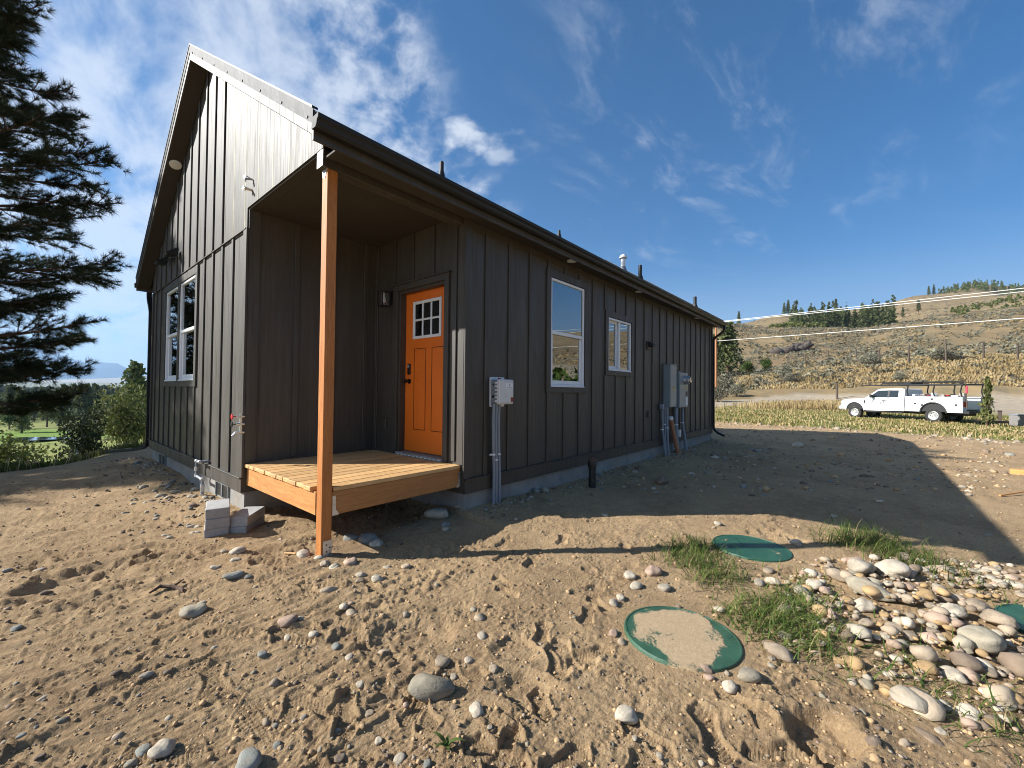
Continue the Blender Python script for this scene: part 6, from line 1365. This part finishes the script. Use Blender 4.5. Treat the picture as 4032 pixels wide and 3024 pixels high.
for s in (1, -1):
    side_panel('front_window', [(2.30, 1.42), (3.34, 1.42), (2.88, 1.82), (2.78, 1.86), (2.30, 1.87)], 'car_glass', .006, s)
    side_panel('rear_window', [(1.72, 1.42), (2.20, 1.42), (2.20, 1.87), (1.74, 1.87)], 'car_glass', .006, s)
    side_panel('window_pillar', [(2.2, 1.40), (2.3, 1.40), (2.3, 1.88), (2.2, 1.88)], 'truck_black', .007, s)
    for x0, x1 in ((2.24, 2.252), (3.40, 3.412), (1.60, 1.612)):
        mb = MB(); mb.box(x0, x1, s * .962, s * .955, .66, 1.35); mb.build('door_gap', M['truck_black'], tk)
    mb = MB(); mb.box(2.36, 2.58, s * .96, s * .985, 1.19, 1.235, .008); mb.build('door_handle', M['truck_black'], tk)
    mb = MB(); mb.box(3.52, 3.62, s * .962, s * .97, 1.02, 1.22, .004); mb.build('fender_vent', M['truck_black'], tk)
    mb = MB(); mb.box(3.02, 3.16, s * 1.02, s * 1.22, 1.38, 1.60, .03); mb.cyl((3.1, s * .95, 1.42), (3.1, s * 1.05, 1.45), .03, n=8); mb.build('mirror', M['truck_black'], tk)
    mb = MB(); mb.box(1.45, 3.45, s * .90, s * 1.04, .46, .53, .02); mb.build('running_board', M['truck_black'], tk)
    mb = MB(); mb.box(4.90, 5.06, s * .62, s * .965, .92, 1.14, .03); mb.build('headlight', M['lamp'], tk)
    mb = MB(); mb.prism(arch(WB, .585, .55, 0, 180, 14) + arch(WB, .535, .55, 180, 0, 14), 1, s * .955, s * .985); mb.build('wheel_arch_trim', M['truck'], tk)
mb = MB(); mb.add([(3.50, -.90, 1.39), (3.50, .90, 1.39), (2.90, .79, 1.90), (2.90, -.79, 1.90)], [(0, 1, 2, 3)]); 
for i in range(4): v = mb.v[i]; mb.v[i] = (v[0] + .022, v[1], v[2] + .022)
mb.build('windshield', M['car_glass'], tk)
mb = MB(); mb.prism([(4.98, .58), (5.16, .60), (5.18, .78), (5.06, .84), (4.98, .84)], 1, -.98, .98); mb.build('front_bumper', M['galv'], tk)
mb = MB(); mb.box(5.03, 5.075, -.60, .60, .84, 1.14, .02); mb.build('grille', M['truck_black'], tk)
# hood ornament-like raised black hood scoop seen in the photo: open tool by the far fender
mb = MB(); mb.prism([(3.95, 1.33), (4.20, 1.33), (4.10, 1.55), (3.98, 1.62)], 1, -.96, -.80); mb.build('far_mirror', M['truck_black'], tk)
# service body
for s in (1, -1):
    poly = [(1.34, .62), (1.34, 1.50), (-1.28, 1.50), (-1.28, .62), (-.60, .62)] + arch(0, .58, .56, 172, 8) + [(.60, .62)]
    mb = MB(); mb.prism(poly, 1, s * .62, s * 1.00); sb = mb.build('service_body', M['truck'], tk)
    for (x0, x1, z0, z1) in ((.72, 1.31, .66, 1.46), (-.62, .70, 1.18, 1.46), (-1.25, -.64, .66, 1.46)):
        mb = MB(); mb.box(x0, x1, s * 1.001, s * 1.018, z0, z1, .006); mb.build('compartment_door', M['truck'], sb)
    for (x, z) in ((.83, 1.08), (.04, 1.36), (-1.02, 1.05)):
        mb = MB(); mb.box(x - .055, x + .055, s * 1.019, s * 1.030, z - .05, z + .05, .006); mb.build('paddle_latch', M['truck_black'], sb)
    mb = MB(); mb.lathe([(.06, 0), (.06, .014), (.001, .016)], n=16, M=Matrix.Rotation(rad(-90 * s), 4, 'X')); mb.build('fuel_cap', M['truck_black'], sb, loc=(.50, s * 1.001, 1.0))
    mb = MB(); mb.prism(arch(0, .63, .56, 0, 180, 14) + arch(0, .575, .56, 180, 0, 14), 1, s * .99, s * 1.035); mb.build('fender_flare', M['truck_black'], sb)
    mb = MB(); mb.box(-1.30, -1.281, s * .70, s * .92, .95, 1.25, .005); mb.build('tail_light', M['tail'], sb)
mb = MB(); mb.box(-1.25, 1.36, -.62, .62, .78, .84); mb.box(1.30, 1.36, -.98, .98, .84, 1.50); mb.build('bed', M['truck_black'], tk)
mb = MB(); mb.box(-1.27, -1.22, -.60, .60, .80, 1.28, .01); mb.build('tailgate', M['truck'], tk)
mb = MB(); mb.box(-1.55, -1.29, -.98, .98, .56, .74, .02); mb.build('rear_bumper', M['truck_black'], tk)
mb = MB(); mb.box(-1.2, 4.9, -.40, .40, .45, .60); mb.box(-.15, .15, -.8, .8, .36, .46); mb.build('chassis', M['truck_black'], tk)
for s in (1, -1):
    mb = MB(); mb.box(-.56, .56, s * .66, s * .97, .64, 1.12); mb.build('wheel_well', M['truck_black'], tk); mb = MB(); mb.box(WB - .5, WB + .5, s * .5, s * .93, .62, 1.08); mb.build('wheel_well', M['truck_black'], tk)
for (x, s) in ((0, 1), (WB, 1), (0, -1), (WB, -1)):
    wh = bpy.data.objects.new('wheel', None); link(wh, tk); wh.location = (x, s * .86, .405); Rw = Matrix.Rotation(rad(-90 * s), 4, 'X')
    mb = MB(); mb.lathe([(.25, -.13), (.37, -.135), (.405, -.10), (.41, 0), (.405, .10), (.37, .135), (.25, .13)], n=36, M=Rw, cap=False); mb.build('tyre', M['tyre'], wh, 40)
    mb = MB(); mb.lathe([(.255, -.1), (.255, .115), (.235, .12), (.21, .07), (.12, .05), (.085, .09), (.06, .12), (.001, .125)], n=28, M=Rw, cap=False); rim = mb.build('rim', M['rim'], wh, 40)
    for k in range(8):
        a = k * math.pi / 4; mb = MB(); mb.lathe([(.026, 0), (.001, .002)], n=10, M=Rw); mb.build('wheel_hole', M['truck_black'], wh, loc=(.165 * math.cos(a), s * .064, .165 * math.sin(a)))
# ladder rack and the load
rk = bpy.data.objects.new('ladder_rack', None); link(rk, tk)
for s in (1, -1):
    mb = MB(); mb.box(-1.30, 3.75, s * .89, s * .97, 2.16, 2.23, .012); mb.build('rail', M['truck_black'], rk)
    mb = MB(); mb.tube([(3.75, s * .93, 2.20), (3.70, s * .93, 2.34), (1.6, s * .93, 2.36), (-1.2, s * .93, 2.36), (-1.28, s * .93, 2.2)], .026, 6); mb.build('guard_bar', M['truck_black'], rk)
    for x in (1.20, -.05, -1.24):
        mb = MB(); mb.tube([(x, s * .95, 1.50), (x + .06, s * .95, 1.8), (x, s * .93, 2.18)], .035, 6); mb.build('upright', M['truck_black'], rk)
for x in (3.6, 2.3, 1.2, -.05, -1.24):
    mb = MB(); mb.box(x - .03, x + .03, -.92, .92, 2.17, 2.23, .008); mb.build('crossbar', M['truck_black'], rk)
mb = MB(); mb.box(1.05, 1.45, -.2, .95, 2.24, 2.40, .03); mb.build('light_bar', M['truck_black'], rk)
random.seed(33)
for k in range(12):
    x = -1.0 + k * .19; mb = MB(); sx_, sy_, sz_ = random.uniform(.12, .3), random.uniform(.15, .5), random.uniform(.06, .24)
    mb.box(-sx_ / 2, sx_ / 2, -sy_ / 2, sy_ / 2, 0, sz_, .02); mb.build('tool_load', [M['tool'], M['white'], M['truck_black'], M['red'], M['tool']][k % 5], tk, loc=(x, random.uniform(.2, .75), 1.50), rot=(0, 0, random.uniform(-.5, .5)))
mb = MB(); mb.box(-.9, .9, .60, .66, 1.505, 1.56, .01); mb.build('tool_load', M['truck_black'], tk)
mb = MB(); mb.cyl((-1.36, .75, .9), (-1.30, .78, 2.45), .03, n=8); mb.build('shovel_handle', M['fence_post'], tk)
mb = MB(); mb.box(-1.40, -1.31, .73, .82, 1.70, 2.12, .03); mb.build('pink_rag', M['pink'], tk)
def lettering(txt, size, loc, rotz, parent, mat):
    cu = bpy.data.curves.new('lettering', 'FONT'); cu.body = txt; cu.size = size; cu.extrude = .003; cu.space_character = 1.25
    tmp = bpy.data.objects.new('lettering', cu); COL.objects.link(tmp); dg = bpy.context.evaluated_depsgraph_get(); me = bpy.data.meshes.new_from_object(tmp.evaluated_get(dg)); bpy.data.objects.remove(tmp)
    me.materials.clear(); me.materials.append(mat); o = link(bpy.data.objects.new('lettering', me), parent); o.location = loc; o.rotation_euler = (rad(90), 0, rotz); return o
lettering('WOLF', .25, (3.22, .9635, 1.00), rad(180), tk, M['truck_black'])
lettering('ELECTRIC', .06, (3.20, .9635, .90), rad(180), tk, M['grey_box']) if False else None
mb = MB(); mb.prism([(3.10, 1.17), (3.20, 1.20), (3.16, 1.27), (3.05, 1.25), (2.98, 1.19)], 1, .962, .9645); mb.build('logo_mark', M['grey_box'], tk)
mb = MB(); mb.box(2.72, 3.18, .9615, .9640, .925, .945); mb.build('logo_line', M['rim'], tk)
# things in the grass behind the truck
for (u, b, hh, lb) in ((3936, 22.5, .75, 'short grey stub post in the grass behind the truck'),):
    x, y = bear(u, b); o = T('stub_post', lb, 'post', (x, y, float(macro(np.array([x]), np.array([y]))[0]))); mb = MB(); mb.box(-.07, .07, -.07, .07, -.2, hh, .01); mb.build('post', M['fence_post'], o); mb = MB(); mb.box(-.085, .085, -.085, .085, hh, hh + .05, .01); mb.build('cap', M['truck_black'], o)
x, y = bear(4010, 21.5); o = T('utility_pedestal', 'grey utility pedestal at the right edge behind the truck', 'pedestal', (x, y, float(macro(np.array([x]), np.array([y]))[0])), .6)
mb = MB(); mb.box(-.26, .26, -.22, .22, -.1, .60, .03); mb.build('cabinet', M['weathered'], o); mb = MB(); mb.box(-.28, .28, -.24, .24, .60, .65, .02); mb.build('lid', M['grey_pvc'], o)
x, y = bear(3960, 21.8); o = T('timber_rail', 'low grey timber rail behind the truck', 'rail', (x, y, float(macro(np.array([x]), np.array([y]))[0]) + .22), math.atan2(RH[1], RH[0]) + .1)
mb = MB(); mb.box(-1.1, 1.2, -.06, .06, -.06, .06, .01); mb.box(-.9, -.8, -.05, .05, -.3, -.06); mb.box(.9, 1.0, -.05, .05, -.3, -.06); mb.build('rail', M['fence_post'], o)

# ------------------------------------------------------------------ the air between here and the far ridge
HZ = bpy.data.materials.new('valley haze'); HZ.use_nodes = True; ht = HZ.node_tree; ht.nodes.clear()
ho = ht.nodes.new('ShaderNodeOutputMaterial'); hv = ht.nodes.new('ShaderNodeVolumePrincipled'); hv.inputs['Color'].default_value = (.42, .66, 1.0, 1); hv.inputs['Density'].default_value = 9.0e-5; hv.inputs['Anisotropy'].default_value = .2
ht.links.new(hv.outputs[0], ho.inputs['Volume'])
mb = MB(); mb.box(-16800, 16800, -16800, 16800, -40, 1250); hb = mb.build('haze', HZ); tag(hb, 'thin blue haze filling the valley air', 'haze', kind='stuff')
